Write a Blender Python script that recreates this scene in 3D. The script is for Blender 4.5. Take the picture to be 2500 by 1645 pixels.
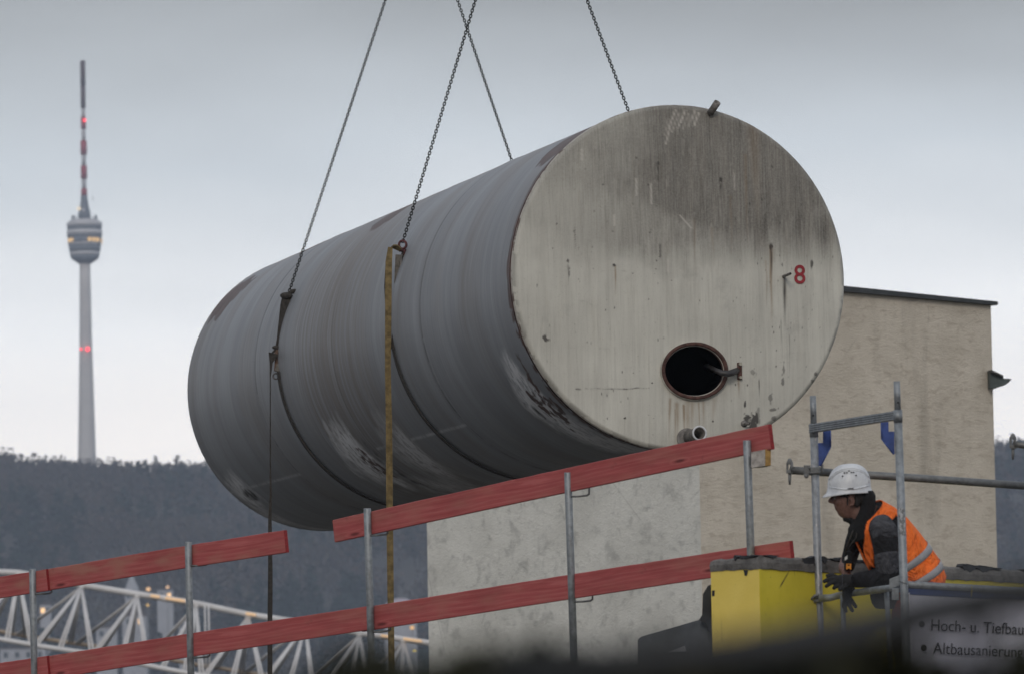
import bpy, bmesh, math, random
import numpy as np
from mathutils import Vector, Matrix
random.seed(7); rng=np.random.default_rng(11)
scn=bpy.context.scene
for o in list(bpy.data.objects): bpy.data.objects.remove(o)
C=scn.collection

# ------------------------------------------------------------------ camera
F0=13889.; PIT=math.radians(5.0); ROL=math.radians(1.0); CAM=np.array([0,0,1.7])
fw=np.array([0,math.cos(PIT),math.sin(PIT)]); r0=np.array([1.,0,0]); u0=np.array([0,-math.sin(PIT),math.cos(PIT)])
RT=math.cos(ROL)*r0-math.sin(ROL)*u0; UP=math.sin(ROL)*r0+math.cos(ROL)*u0
def ray(px,py): return fw+(px-1250)/F0*RT+(822.5-py)/F0*UP
def W(px,py,d): return Vector(CAM+d*ray(px,py))      # a point of the place, from its bearing and its distance in metres
cd=bpy.data.cameras.new('camera'); cam=bpy.data.objects.new('camera',cd); C.objects.link(cam); scn.camera=cam
cd.lens=200; cd.sensor_width=36; cd.clip_start=0.5; cd.clip_end=9000
m=Matrix.Identity(4)
for i in range(3): m[i][0]=RT[i]; m[i][1]=UP[i]; m[i][2]=-fw[i]; m[i][3]=CAM[i]
cam.matrix_world=m
cd.dof.use_dof=True; cd.dof.focus_distance=45.5; cd.dof.aperture_fstop=6.2; cd.dof.aperture_blades=7

# ------------------------------------------------------------------ world and sun
SUN_EL=math.radians(24); SUN_AZ=math.radians(186)   # azimuth clockwise from +Y
w=bpy.data.worlds.new('World'); scn.world=w; w.use_nodes=True; nt=w.node_tree; nt.nodes.clear()
out=nt.nodes.new('ShaderNodeOutputWorld'); mx=nt.nodes.new('ShaderNodeMixShader')
b1=nt.nodes.new('ShaderNodeBackground'); b2=nt.nodes.new('ShaderNodeBackground')
sky=nt.nodes.new('ShaderNodeTexSky'); sky.sky_type='NISHITA'; sky.sun_disc=False; sky.sun_elevation=SUN_EL; sky.sun_rotation=SUN_AZ
sky.dust_density=3; sky.air_density=1.5
nt.links.new(sky.outputs[0],b1.inputs[0]); b1.inputs[1].default_value=0.06
tc=nt.nodes.new('ShaderNodeTexCoord'); sx=nt.nodes.new('ShaderNodeSeparateXYZ'); nt.links.new(tc.outputs['Generated'],sx.inputs[0])
nz=nt.nodes.new('ShaderNodeTexNoise'); nz.inputs['Scale'].default_value=9; nz.inputs['Detail'].default_value=3
mp=nt.nodes.new('ShaderNodeMapping'); mp.inputs['Scale'].default_value=(1,1,3.2); nt.links.new(tc.outputs['Generated'],mp.inputs[0]); nt.links.new(mp.outputs[0],nz.inputs[0])
ma=nt.nodes.new('ShaderNodeMath'); ma.operation='MULTIPLY_ADD'; ma.inputs[1].default_value=0.03; ma.inputs[2].default_value=-0.015; nt.links.new(nz.outputs[0],ma.inputs[0])
ad=nt.nodes.new('ShaderNodeMath'); ad.operation='ADD'; nt.links.new(sx.outputs[2],ad.inputs[0]); nt.links.new(ma.outputs[0],ad.inputs[1])
cr=nt.nodes.new('ShaderNodeValToRGB'); nt.links.new(ad.outputs[0],cr.inputs[0])
SKY=[(0.0,(.35,.35,.37)),(.04,(.80,.79,.79)),(.066,(1.44,1.36,1.29)),(.089,(1.18,1.18,1.18)),(.117,(.66,.705,.745)),(.150,(.325,.335,.340)),(.25,(.37,.39,.43)),(.6,(.52,.55,.60)),(1.0,(.50,.53,.58))]
el=cr.color_ramp.elements
while len(el)<len(SKY): el.new(0.5)
for e,(p,c) in zip(el,SKY): e.position=p; e.color=(*c,1)
nt.links.new(cr.outputs[0],b2.inputs[0]); azr=nt.nodes.new('ShaderNodeMapRange'); azr.interpolation_type='SMOOTHSTEP'; azr.inputs[1].default_value=-.85; azr.inputs[2].default_value=-.15; azr.inputs[3].default_value=.75; azr.inputs[4].default_value=1.0; nt.links.new(sx.outputs[0],azr.inputs[0]); nt.links.new(azr.outputs[0],b2.inputs[1])
mx.inputs[0].default_value=0.93
nt.links.new(b1.outputs[0],mx.inputs[1]); nt.links.new(b2.outputs[0],mx.inputs[2]); nt.links.new(mx.outputs[0],out.inputs[0])
sd=bpy.data.lights.new('sun','SUN'); sd.energy=0.75; sd.angle=math.radians(16); sd.color=(1,.90,.80)
sun=bpy.data.objects.new('sun',sd); C.objects.link(sun)
sdir=Vector((math.sin(SUN_AZ)*math.cos(SUN_EL),math.cos(SUN_AZ)*math.cos(SUN_EL),math.sin(SUN_EL)))
sun.rotation_euler=sdir.to_track_quat('Z','Y').to_euler(); sun.location=(30,-40,60)
vs=scn.view_settings; vs.view_transform='Standard'; vs.look='None'; vs.gamma=1; vs.exposure=0.40

# ------------------------------------------------------------------ material helpers
class NT:
    def __init__(s,name,rough=.8,metal=0,spec=.5):
        s.m=bpy.data.materials.new(name); s.m.use_nodes=True; s.t=s.m.node_tree
        s.b=s.t.nodes['Principled BSDF']; s.b.inputs['Roughness'].default_value=rough; s.b.inputs['Metallic'].default_value=metal
        s.b.inputs['Specular IOR Level'].default_value=spec
        s.co=s.t.nodes.new('ShaderNodeTexCoord').outputs['Object']
    def _in(s,sock,v):
        if isinstance(v,bpy.types.NodeSocket): s.t.links.new(v,sock)
        elif isinstance(v,(tuple,list)) and len(v)==3 and sock.type=='RGBA': sock.default_value=(*v,1)
        else: sock.default_value=v
    def map(s,scale,rot=(0,0,0),loc=(0,0,0),co=None):
        n=s.t.nodes.new('ShaderNodeMapping'); s.t.links.new(co or s.co,n.inputs[0]); n.inputs['Scale'].default_value=scale; n.inputs['Rotation'].default_value=rot; n.inputs['Location'].default_value=loc
        return n.outputs[0]
    def noise(s,scale=(1,1,1),sc=1,det=4,ro=.55,dist=0,loc=(0,0,0),co=None):
        n=s.t.nodes.new('ShaderNodeTexNoise'); s.t.links.new(s.map(scale,loc=loc,co=co),n.inputs['Vector'])
        n.inputs['Scale'].default_value=sc; n.inputs['Detail'].default_value=det; n.inputs['Roughness'].default_value=ro; n.inputs['Distortion'].default_value=dist
        return n.outputs[0]
    def vor(s,scale=(1,1,1),sc=1,feat='F1',rnd=1):
        n=s.t.nodes.new('ShaderNodeTexVoronoi'); n.feature=feat; s.t.links.new(s.map(scale),n.inputs['Vector']); n.inputs['Scale'].default_value=sc; n.inputs['Randomness'].default_value=rnd
        return n.outputs['Distance']
    def mr(s,v,a,b,c=0,d=1,smooth=True):
        n=s.t.nodes.new('ShaderNodeMapRange'); n.interpolation_type='SMOOTHSTEP' if smooth else 'LINEAR'
        s._in(n.inputs[0],v)
        for i,x in enumerate((a,b,c,d)): s._in(n.inputs[i+1],x)
        return n.outputs[0]
    def math(s,op,a,b=0,c=None):
        n=s.t.nodes.new('ShaderNodeMath'); n.operation=op; s._in(n.inputs[0],a); s._in(n.inputs[1],b)
        if c is not None: s._in(n.inputs[2],c)
        return n.outputs[0]
    def mix(s,f,a,b,mode='MIX'):
        n=s.t.nodes.new('ShaderNodeMix'); n.data_type='RGBA'; n.blend_type=mode; s._in(n.inputs[0],f); s._in(n.inputs[6],a); s._in(n.inputs[7],b)
        return n.outputs[2]
    def attr(s,name):
        n=s.t.nodes.new('ShaderNodeAttribute'); n.attribute_name=name
        return n
    def col(s,v): s._in(s.b.inputs['Base Color'],v); return s
    def rough(s,v): s._in(s.b.inputs['Roughness'],v); return s
    def bump(s,h,dist=.01,st=.5):
        n=s.t.nodes.new('ShaderNodeBump'); n.inputs['Strength'].default_value=st; n.inputs['Distance'].default_value=dist; s.t.links.new(h,n.inputs['Height']); s.t.links.new(n.outputs[0],s.b.inputs['Normal']); return s
def simple(name,c,rough=.8,metal=0,var=.25,sc=8,spec=.5,bump=0):
    n=NT(name,rough,metal,spec); f=n.noise(sc=sc,det=6,ro=.6)
    k=n.mr(f,.3,.7); n.col(n.mix(k,tuple(x*(1-var) for x in c),tuple(min(1,x*(1+var)) for x in c)))
    if bump: n.bump(f,bump)
    return n.m
def emit(name,c,st):
    n=NT(name); n.col((.02,.02,.02)); n.b.inputs['Emission Color'].default_value=(*c,1); n.b.inputs['Emission Strength'].default_value=st; return n.m

# ------------------------------------------------------------------ mesh helpers
def perp(d):
    d=Vector(d).normalized(); a=Vector((0,0,1)) if abs(d.z)<.9 else Vector((1,0,0)); u=d.cross(a).normalized(); return u,d.cross(u).normalized()
class MB:
    def __init__(s): s.v=[]; s.f=[]; s.sm=[]
    def add(s,vs,fs,smooth=False):
        k=len(s.v); s.v+= [Vector(v) for v in vs]; s.f+= [tuple(i+k for i in f) for f in fs]; s.sm+=[smooth]*len(fs); return s
    def loft(s,rings,smooth=True,caps=True,closed=False):
        n=len(rings[0]); vs=[p for r in rings for p in r]; fs=[]
        R=len(rings)
        for i in range(R if closed else R-1):
            j=(i+1)%R
            for k in range(n): fs.append((i*n+k,i*n+(k+1)%n,j*n+(k+1)%n,j*n+k))
        s.add(vs,fs,smooth)
        if caps and not closed:
            k=len(s.v)-len(vs); s.f.append(tuple(k+i for i in reversed(range(n)))); s.f.append(tuple(k+(R-1)*n+i for i in range(n))); s.sm+=[False,False]
        return s
    def tube(s,pts,r,seg=16,caps=True,up=None):
        pts=[Vector(p) for p in pts]; rr=r if isinstance(r,(list,tuple)) else [r]*len(pts); rings=[]
        t=(pts[1]-pts[0]).normalized(); u,v=perp(t) if up is None else ((Vector(up)-t*t.dot(Vector(up))).normalized(),None)
        for i,p in enumerate(pts):
            t=((pts[min(i+1,len(pts)-1)]-p).normalized()+(p-pts[max(i-1,0)]).normalized())
            t=t.normalized() if t.length>1e-6 else u.cross(v)
            u=(u-t*t.dot(u)).normalized(); v=t.cross(u)
            rings.append([p+rr[i]*(math.cos(2*math.pi*k/seg)*u+math.sin(2*math.pi*k/seg)*v) for k in range(seg)])
        return s.loft(rings,True,caps)
    def pipe(s,a,b,r,ri,seg=24):     # hollow tube, open at b
        a=Vector(a);b=Vector(b);u,v=perp(b-a); d=(b-a)
        def ring(p,q): return [p+q*(math.cos(2*math.pi*k/seg)*u+math.sin(2*math.pi*k/seg)*v) for k in range(seg)]
        return s.loft([ring(a,r),ring(b,r),ring(b,ri),ring(a+d*.02,ri)],True,True)
    def box(s,c,ax,ay,az):   # half-extent vectors
        c,ax,ay,az=map(Vector,(c,ax,ay,az)); vs=[c+i*ax+j*ay+k*az for i in(-1,1) for j in(-1,1) for k in(-1,1)]
        fs=[(0,1,3,2),(4,6,7,5),(0,4,5,1),(2,3,7,6),(0,2,6,4),(1,5,7,3)]
        if ax.cross(ay).dot(az)<0: fs=[tuple(reversed(f)) for f in fs]
        return s.add(vs,fs)
    def prism(s,poly,ext,smooth=False):
        poly=[Vector(p) for p in poly]; ext=Vector(ext); n=len(poly)
        return s.add(poly+[p+ext for p in poly],[tuple(reversed(range(n))),tuple(range(n,2*n))]+[(i,(i+1)%n,n+(i+1)%n,n+i) for i in range(n)],smooth)
    def ball(s,c,r,seg=16,rings=10,ax=None):
        c=Vector(c); ax=ax or (Vector((r,0,0)),Vector((0,r,0)),Vector((0,0,r))); rr=[]
        for i in range(rings+1):
            t=math.pi*(.02+.96*i/rings); rr.append([c+math.sin(t)*(math.cos(2*math.pi*k/seg)*ax[0]+math.sin(2*math.pi*k/seg)*ax[1])-math.cos(t)*ax[2] for k in range(seg)])
        return s.loft(rr,True,True)
    def torus(s,c,n,R,r,seg=32,sg=8,a0=0,a1=2*math.pi):
        c=Vector(c);u,v=perp(n);n=Vector(n).normalized(); full=abs(a1-a0-2*math.pi)<1e-4; rr=[]
        for i in range(seg if full else seg+1):
            a=a0+(a1-a0)*i/seg; d=math.cos(a)*u+math.sin(a)*v
            rr.append([c+d*(R+r*math.cos(2*math.pi*k/sg))+n*r*math.sin(2*math.pi*k/sg) for k in range(sg)])
        return s.loft(rr,True,not full,full)
    def build(s,name,mat,parent=None,org=None,bev=0,fix=True):
        if org is None:
            if parent: org=Vector((0,0,0))
            else:
                lo=Vector([min(v[i] for v in s.v) for i in range(3)]); hi=Vector([max(v[i] for v in s.v) for i in range(3)]); org=Vector(((lo.x+hi.x)/2,(lo.y+hi.y)/2,lo.z))
        base=Vector((0,0,0))
        if parent and parent.get('_local') is None: base=Vector(parent['_org'])
        me=bpy.data.meshes.new(name); me.from_pydata([tuple(v-org-base) for v in s.v],[],s.f); me.polygons.foreach_set('use_smooth',s.sm)
        if fix:
            bm=bmesh.new(); bm.from_mesh(me); bmesh.ops.recalc_face_normals(bm,faces=bm.faces); bm.to_mesh(me); bm.free()
        me.update()
        o=bpy.data.objects.new(name,me); C.objects.link(o)
        for q in (mat if isinstance(mat,(list,tuple)) else [mat]): me.materials.append(q)
        o.location=org
        if parent: o.parent=parent; o['_org']=tuple(base+org) if parent.get('_local') is None else (0,0,0)
        else: o['_org']=tuple(org)
        if parent and parent.get('_local'): o['_local']=1
        if bev:
            b=o.modifiers.new('bevel','BEVEL'); b.width=bev; b.segments=2; b.limit_method='ANGLE'
        return o
def tag(o,label=None,cat=None,group=None,kind=None):
    for k,v in (('label',label),('category',cat),('group',group),('kind',kind)):
        if v: o[k]=v
    return o
def thing(name,label,cat,loc,group=None,mat=None):
    o=bpy.data.objects.new(name,None); C.objects.link(o); o.empty_display_size=.2
    if mat is not None: o.matrix_world=mat; o['_local']=1
    else: o.location=loc
    o['_org']=tuple(loc) if mat is None else (0,0,0)
    return tag(o,label,cat,group)
def frame(o,x,y,z):
    m=Matrix.Identity(4); x,y,z,o=map(Vector,(x,y,z,o))
    for i in range(3): m[i][0]=x[i];m[i][1]=y[i];m[i][2]=z[i];m[i][3]=o[i]
    return m
def vnoise(x,y,seed=0):     # smooth value noise on arrays
    xi=np.floor(x).astype(int); yi=np.floor(y).astype(int); xf=x-xi; yf=y-yi
    def h(a,b):
        n=(a*374761393+b*668265263+seed*1442695041)&0x7fffffff; n=((n^(n>>13))*1274126177)&0x7fffffff; return ((n^(n>>16))&0xffff)/65535.
    u=xf*xf*(3-2*xf); v=yf*yf*(3-2*yf)
    return (h(xi,yi)*(1-u)+h(xi+1,yi)*u)*(1-v)+(h(xi,yi+1)*(1-u)+h(xi+1,yi+1)*u)*v
def fbm(x,y,oct=4,seed=0):
    s=0;a=.5;t=0
    for i in range(oct): s=s+a*vnoise(x*2**i,y*2**i,seed+i*7); t+=a; a*=.55
    return s/t
def grid_mesh(name,X,Y,Z,mat,parent=None,wrap=False,colors=None,smooth=True,flip=False):
    n,k=X.shape; co=np.stack([X,Y,Z],-1).reshape(-1,3)
    i=np.arange(n-1)[:,None]*k; j=np.arange(k if wrap else k-1)[None,:]; j2=(j+1)%k
    q=np.stack([i+j,i+j2,i+k+j2,i+k+j],-1).reshape(-1,4)
    if flip: q=q[:,::-1]
    me=bpy.data.meshes.new(name); me.vertices.add(len(co)); me.vertices.foreach_set('co',co.ravel().astype('f'))
    me.loops.add(q.size); me.loops.foreach_set('vertex_index',q.ravel().astype('i')); me.polygons.add(len(q)); me.polygons.foreach_set('loop_start',(np.arange(len(q))*4).astype('i'))
    me.polygons.foreach_set('use_smooth',np.full(len(q),smooth)); me.update(calc_edges=True)
    for nm,c in (colors or {}).items():
        a=me.color_attributes.new(nm,'FLOAT_COLOR','POINT'); a.data.foreach_set('color',c.reshape(-1,4).astype('f').ravel())
    o=bpy.data.objects.new(name,me); C.objects.link(o); me.materials.append(mat)
    if parent: o.parent=parent
    return o

# ------------------------------------------------------------------ materials
def galv(name,base=(.25,.27,.285),splash=0.0):
    n=NT(name,.55,.55); a=n.noise(sc=22,det=7,ro=.65); b=n.noise(scale=(1,1,.15),sc=40,det=5); c=n.mix(n.mr(a,.3,.72),tuple(x*.72 for x in base),tuple(x*1.35 for x in base))
    c=n.mix(n.mr(b,.55,.75,0,.35),c,(.12,.115,.11))
    if splash: c=n.mix(n.mr(n.noise(scale=(1,1,.45),sc=26,det=8,ro=.7),.60,.66,0,splash),c,(.46,.43,.42))
    n.col(c); n.rough(n.mr(a,.3,.7,.45,.7)); n.bump(a,.002,.3); return n.m
M={}
M['galv']=galv('galvanised_steel'); M['galv_dirty']=galv('cement_splashed_steel',(.27,.285,.30),.9); M['galv_dark']=galv('dull_steel',(.16,.165,.165))
M['chain']=simple('oiled_chain',(.014,.016,.013),.6,.3,.4,60)
M['blue']=simple('blue_bracket_paint',(.028,.060,.22),.45,0,.25,18)
M['dark']=simple('black_void',(.002,.002,.003),1,spec=0)
M['rust']=simple('rust_brown',(.075,.036,.028),.9,0,.45,25,bump=.003)

def plaster(name,c1,c2,blot,sc,hz):
    n=NT(name,.95,0,.2); a=n.noise(scale=(1,1,hz),sc=sc,det=7,ro=.62,dist=.4); b=n.noise(sc=sc*.3,det=6); c=n.noise(scale=(1,1,hz*1.3),sc=sc*3.1,det=6,ro=.7,dist=.6)
    k=n.mix(n.mr(b,.3,.7),c1,c2); k=n.mix(n.mr(a,.50,.68,0,.50),k,blot); k=n.mix(n.mr(c,.55,.72,0,.40),k,tuple(x*.8 for x in blot))
    k=n.mix(n.mr(n.noise(scale=(1,1,.10),sc=sc*.5,det=5),.55,.75,0,.28),k,(.17,.155,.13)); ck=n.vor(scale=(1,1,.6),sc=.45,feat='DISTANCE_TO_EDGE'); k=n.mix(n.math('MULTIPLY',n.mr(ck,0,.004,.22,0),n.mr(n.noise(sc=.8,loc=(4,4,4)),.52,.62)),k,(.10,.09,.08))
    g_=n.noise(sc=sc*9,det=5,ro=.8); k=n.mix(n.mr(g_,.56,.68,0,.26),k,tuple(x*.75 for x in blot)); k=n.mix(n.mr(g_,.30,.42,.25,0),k,tuple(min(1,x*1.2) for x in c2))
    n.col(k).bump(n.math('ADD',n.math('ADD',a,c),g_),.04,.55); return n.m
M['plaster_warm']=plaster('beige_rough_render',(.58,.525,.435),(.68,.62,.52),(.42,.36,.285),5.0,2.2)
M['plaster_grey']=plaster('grey_rough_render',(.64,.635,.585),(.76,.755,.70),(.34,.34,.32),4.6,1.0)
M['coping']=simple('dark_metal_coping',(.045,.05,.052),.5,.3)
M['gutter']=simple('aged_green_grey_gutter',(.07,.09,.09),.5,.3)

def yellow(name,a,b):
    n=NT(name,.8,0,.3); k=n.mix(n.mr(n.noise(sc=3,det=5),.3,.7),a,b)
    k=n.mix(n.mr(n.noise(scale=(1,1,.35),sc=7,det=8,ro=.7),.55,.8,0,.35),k,tuple(x*.55 for x in a))
    cr=n.vor(scale=(2.6,2.6,1.0),sc=1.3,feat='DISTANCE_TO_EDGE'); msk=n.mr(n.noise(sc=2.2,loc=(3,1,5)),.58,.66)
    k=n.mix(n.math('MULTIPLY',n.mr(cr,.0,.012,1,0),msk),k,(.06,.05,.03))
    k=n.mix(n.mr(n.noise(sc=45,det=3),.70,.76,0,.5),k,(.12,.10,.05))
    n.col(k).bump(n.noise(sc=60,det=5),.004,.4); return n.m
M['yellow']=yellow('yellow_wall_paint',(.56,.47,.035),(.66,.55,.055)); 
n=NT('rough_concrete_top',.95); k=n.mix(n.mr(n.noise(sc=6,det=8,ro=.7),.3,.7),(.10,.097,.092),(.25,.24,.228)); k=n.mix(n.mr(n.noise(sc=4,det=6,loc=(7,3,1)),.60,.66),k,(.02,.02,.022))
n.col(k).bump(n.noise(sc=26,det=8,ro=.75),.03,1.0); M['concrete']=n.m
M['bitumen']=simple('bitumen_sheet',(.022,.024,.028),.75,0,.5,6,bump=.01)
M['slate']=simple('dark_coated_concrete',(.075,.085,.10),.8,0,.3,5)
M['ground']=simple('gravelly_soil',(.055,.05,.042),.95,0,.35,.6)
M['block']=simple('pale_timber_face',(.33,.31,.29),.9,0,.35,30); M['block_end']=simple('ochre_timber_end',(.30,.185,.06),.9,0,.3,40)

def redwood(name,fade):
    n=NT(name,.75,0,.35)
    gr=n.noise(scale=(2.2,10,34),sc=1,det=7,ro=.6,dist=.8); wv=n.t.nodes.new('ShaderNodeTexWave'); wv.wave_type='BANDS'; wv.bands_direction='Z'
    n.t.links.new(n.map((.55,4,9)),wv.inputs['Vector']); wv.inputs['Scale'].default_value=1.0; wv.inputs['Distortion'].default_value=11; wv.inputs['Detail'].default_value=3; wv.inputs['Detail Scale'].default_value=1.4
    k=n.mix(n.mr(gr,.3,.7),(.33,.066,.066),(.41,.095,.093)); k=n.mix(n.mr(wv.outputs[1],.80,.98,0,.22),k,(.54,.20,.19)); k=n.mix(n.mr(wv.outputs[1],.0,.10,.25,0),k,(.20,.028,.030)); k=n.mix(n.mr(n.noise(scale=(1.2,4,3),sc=2.2,det=5,loc=(1,1,1)),.45,.7,0,.35),k,(.24,.06,.055))
    k=n.mix(n.mr(n.noise(scale=(1.4,3,5),sc=1.6,det=5,loc=(3,0,2)),.44,.68,0,fade),k,(.36,.155,.12))
    vd=n.vor(scale=(2.3,4,11),sc=1.0); k=n.mix(n.mr(vd,.06,.15,.85,0),k,(.10,.018,.018)); k=n.mix(n.math('MULTIPLY',n.mr(vd,.15,.19),n.mr(vd,.19,.26,.3,0)),k,(.52,.16,.15))
    k=n.mix(n.mr(n.noise(scale=(26,1,.6),sc=1,det=2,loc=(5,0,1)),.735,.76,0,.5),k,(.50,.22,.19)); k=n.mix(n.mr(n.noise(sc=9,det=6,ro=.7,loc=(2,2,9)),.62,.72,0,.5),k,(.13,.05,.045))
    n.col(k).bump(gr,.002,.4); return n.m
M['red']=redwood('red_stained_board',.38); M['red_faded']=redwood('weathered_red_board',.85)
M['red_end']=simple('red_board_end_grain',(.23,.016,.018),.8,0,.3,60)

# ------------------------------------------------------------------ ground, hill, far forest
g=MB(); g.add([(-2600,-3000,0),(2600,-3000,0),(2600,4150,0),(-2600,4150,0)],[(0,1,2,3)]); gr=tag(g.build('ground',M['ground'],fix=False),kind='structure')
rp=[(-2500,1040),(-500,1080),(0,1094),(60,1096),(110,1104),(200,1114),(330,1124),(450,1124),(490,1122),(800,1126),(1300,1124),(2000,1092),(2400,1064),(2500,1058),(3400,1010),(5500,1040)]
rx=np.array([W(a,b,2300).x for a,b in rp]); rz=np.array([W(a,b,2300).z for a,b in rp])-15
def hz(x,y):
    t=np.clip((y-1230)/(2290-1230),0,1); s=t*t*(3-2*t)*.75+t*.25
    s=np.where(y>2350,1-np.clip((y-2350)/900,0,1)*.35,s)
    return np.interp(x,rx,rz)*s+ (fbm(x/90+50,y/110+9,4,3)-.5)*22*np.clip(t*3,0,1)*np.clip((1.05-t)*3,0.15,1)-1.5
gx=np.linspace(-1100,1100,221)[None,:]+np.zeros((150,1)); gy=np.linspace(1200,3300,150)[:,None]+np.zeros((1,221))
hm=NT('winter_hillside',.95); hm.col(hm.mix(hm.mr(hm.noise(sc=.02,det=5),.35,.65),(.035,.032,.030),(.055,.05,.042)))
tag(grid_mesh('hillside',gx,gy,hz(gx,gy),hm.m),kind='structure')
NTREE=6200
ty=1480+ (2345-1480)*rng.random(NTREE)**.8; tx=(rng.random(NTREE)*2-1)*(ty*.115+25); tz=hz(tx,ty)
H=rng.uniform(12,15.5,NTREE); con=fbm(tx/60,ty/60,3,21)+rng.normal(0,.08,NTREE)>.60
H=np.where(con,H*1.05,H)
for (a,b) in ((8,2325),): pass
K=34
u=rng.random((NTREE,K)); th=rng.random((NTREE,K))*2*np.pi; ph=np.arccos(1-2*rng.random((NTREE,K))); rad=rng.random((NTREE,K))**.4
wid=(H*rng.uniform(.26,.36,NTREE))[:,None]
cxq=tx[:,None]+np.where(con[:,None],(1-u)*wid*.62*np.cos(th),rad*wid*np.sin(ph)*np.cos(th))
cyq=ty[:,None]+np.where(con[:,None],(1-u)*wid*.62*np.sin(th),rad*wid*np.sin(ph)*np.sin(th))
czq=tz[:,None]+np.where(con[:,None],H[:,None]*(.12+.88*u),H[:,None]*(.58+.40*rad*np.cos(ph)))
sz=np.where(con[:,None],1.0+1.2*(1-u),rng.uniform(.45,1.25,(NTREE,K)))
a=rng.normal(size=(NTREE,K,3)); a[...,2]*=np.where(con[:,None],.3,1.6); a/=np.linalg.norm(a,axis=-1,keepdims=True); b=rng.normal(size=(NTREE,K,3)); b-=a*(a*b).sum(-1,keepdims=True); b/=np.linalg.norm(b,axis=-1,keepdims=True)
c3=np.stack([cxq,cyq,czq],-1); q=np.stack([c3-a*sz[...,None]-b*sz[...,None]*.3,c3+a*sz[...,None]*1.2,c3+a*sz[...,None]*.4+b*sz[...,None]*.8,c3-a*sz[...,None]*.6+b*sz[...,None]*.6],-2).reshape(-1,3)
tc_=np.where(con[:,None],np.array([[.020,.032,.026]]),np.array([[.062,.052,.046]])*(1+rng.normal(0,.10,(NTREE,1)))+rng.normal(0,.002,(NTREE,3))+(fbm(tx/45,ty/60,3,5)[:,None]-.5)*.055)
tc_=np.clip(tc_,.008,.2); cols=np.repeat(tc_,K*4,axis=0); trv=[];
tw=.22; base=np.stack([tx,ty,tz-1],-1)
tr=np.stack([base+[-tw,0,0],base+[tw,0,0],base+np.stack([tw*.5+0*H,0*H,H*.85],-1),base+np.stack([-tw*.5+0*H,0*H,H*.85],-1)],1).reshape(-1,3)
allv=np.concatenate([q,tr]); allc=np.concatenate([cols,np.full((len(tr),3),.04)])
me=bpy.data.meshes.new('forest'); me.vertices.add(len(allv)); me.vertices.foreach_set('co',allv.ravel().astype('f')); nf=len(allv)//4
me.loops.add(nf*4); me.loops.foreach_set('vertex_index',np.arange(nf*4,dtype='i')); me.polygons.add(nf); me.polygons.foreach_set('loop_start',(np.arange(nf)*4).astype('i')); me.update(calc_edges=True)
ca=me.color_attributes.new('tint','FLOAT_COLOR','POINT'); ca.data.foreach_set('color',np.concatenate([allc,np.ones((len(allc),1))],1).astype('f').ravel())
n=NT('bare_winter_wood',.95,0,.1); n.col(n.attr('tint').outputs['Color']); me.materials.append(n.m)
fo=bpy.data.objects.new('forest',me); C.objects.link(fo); tag(fo,kind='stuff',label='hazy blue grey winter forest covering the far hillside',cat='forest')

# ------------------------------------------------------------------ television tower
TD=2350.
tb=W(210,1135,TD); ttop=W(198,147,TD)
def ty_(py): return W(208,py,TD).z
axx,axy=tb.x,tb.y
axx=(tb.x+ttop.x)/2
P1=TD/F0
tower=thing('television_tower','slender concrete television tower with round cabin and red white mast above the wooded ridge','tower',(axx,axy,float(hz(np.array([axx]),np.array([axy]))[0])-2))
def lathe(prof,seg=40):   # (radius px, y px)
    m_=MB(); m_.loft([[Vector((axx+r*P1*math.cos(2*math.pi*k/seg),axy+r*P1*math.sin(2*math.pi*k/seg),z)) for k in range(seg)] for r,z in [(r,ty_(y)) for r,y in prof]],True,True); return m_
M['tconc']=simple('tower_concrete',(.52,.51,.51),.8,0,.06,.3); M['tgrey']=simple('tower_dark_cladding',(.13,.15,.18),.6,0,.1,1); M['tlight']=simple('tower_pale_band',(.50,.50,.52),.6,0,.08,1)
M['tred']=simple('mast_red',(.30,.03,.045),.7,0,.2,1); M['twhite']=simple('mast_white',(.42,.42,.44),.7,0,.1,1); M['tmast']=simple('mast_dark_top',(.075,.04,.042),.7,0,.3,1)
lathe([(27,1160),(22,1110),(18.5,960),(15.5,830),(13.8,700),(13.2,640)]).build('shaft',M['tconc'],tower)
lathe([(13.3,641),(22,636),(33,628),(36,620)]).build('cabin_base',M['tgrey'],tower)
for nm,y0,y1,ra,rb,mt in (('cabin_band',620,612,36,38,'tlight'),('cabin_glazing',612,594,37.5,40,'tgrey'),('cabin_band',594,590,41,41.5,'tlight'),('cabin_band',577,570,42,42.5,'tgrey'),('cabin_band',570,558,43.5,43.8,'tlight'),('cabin_glazing',558,549,42,42.4,'tgrey'),('cabin_band',549,538,43.6,43,'tlight'),('cabin_roof',538,532,40,34,'tlight')):
    lathe([(ra,y0),(rb,y1)]).build(nm,M[mt],tower)
M['warmwin']=emit('lit_tower_windows',(1,.62,.25),.75)
lathe([(41,590),(42,577)]).build('window_band',M['tgrey'],tower)
for k in range(22):
    if k in (5,6,9,10,11,15,19): continue
    a_=-math.pi/2+ (k-11)*.285/1.0+.08; wv_=MB(); d_=Vector((math.cos(a_),math.sin(a_),0)); t_=Vector((-d_.y,d_.x,0))
    wv_.box(Vector((axx,axy,ty_(583.5)))+d_*41.9*P1,d_*.25,t_*.75,Vector((0,0,.75))); wv_.build('lit_window',M['warmwin'],tower)
lathe([(17,532),(15,515),(11,498),(8.5,482),(8.5,472)]).build('mast_base',M['tgrey'],tower)
for k in range(10):
    a_=k*.63+.2; p_=Vector((axx+30*P1*math.cos(a_),axy+30*P1*math.sin(a_),ty_(533))); h_=random.uniform(1.5,3.2); q_=MB(); q_.tube([p_,p_+Vector((0,0,h_))],.28,8); q_.build('antenna',M['tgrey'],tower)
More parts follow.
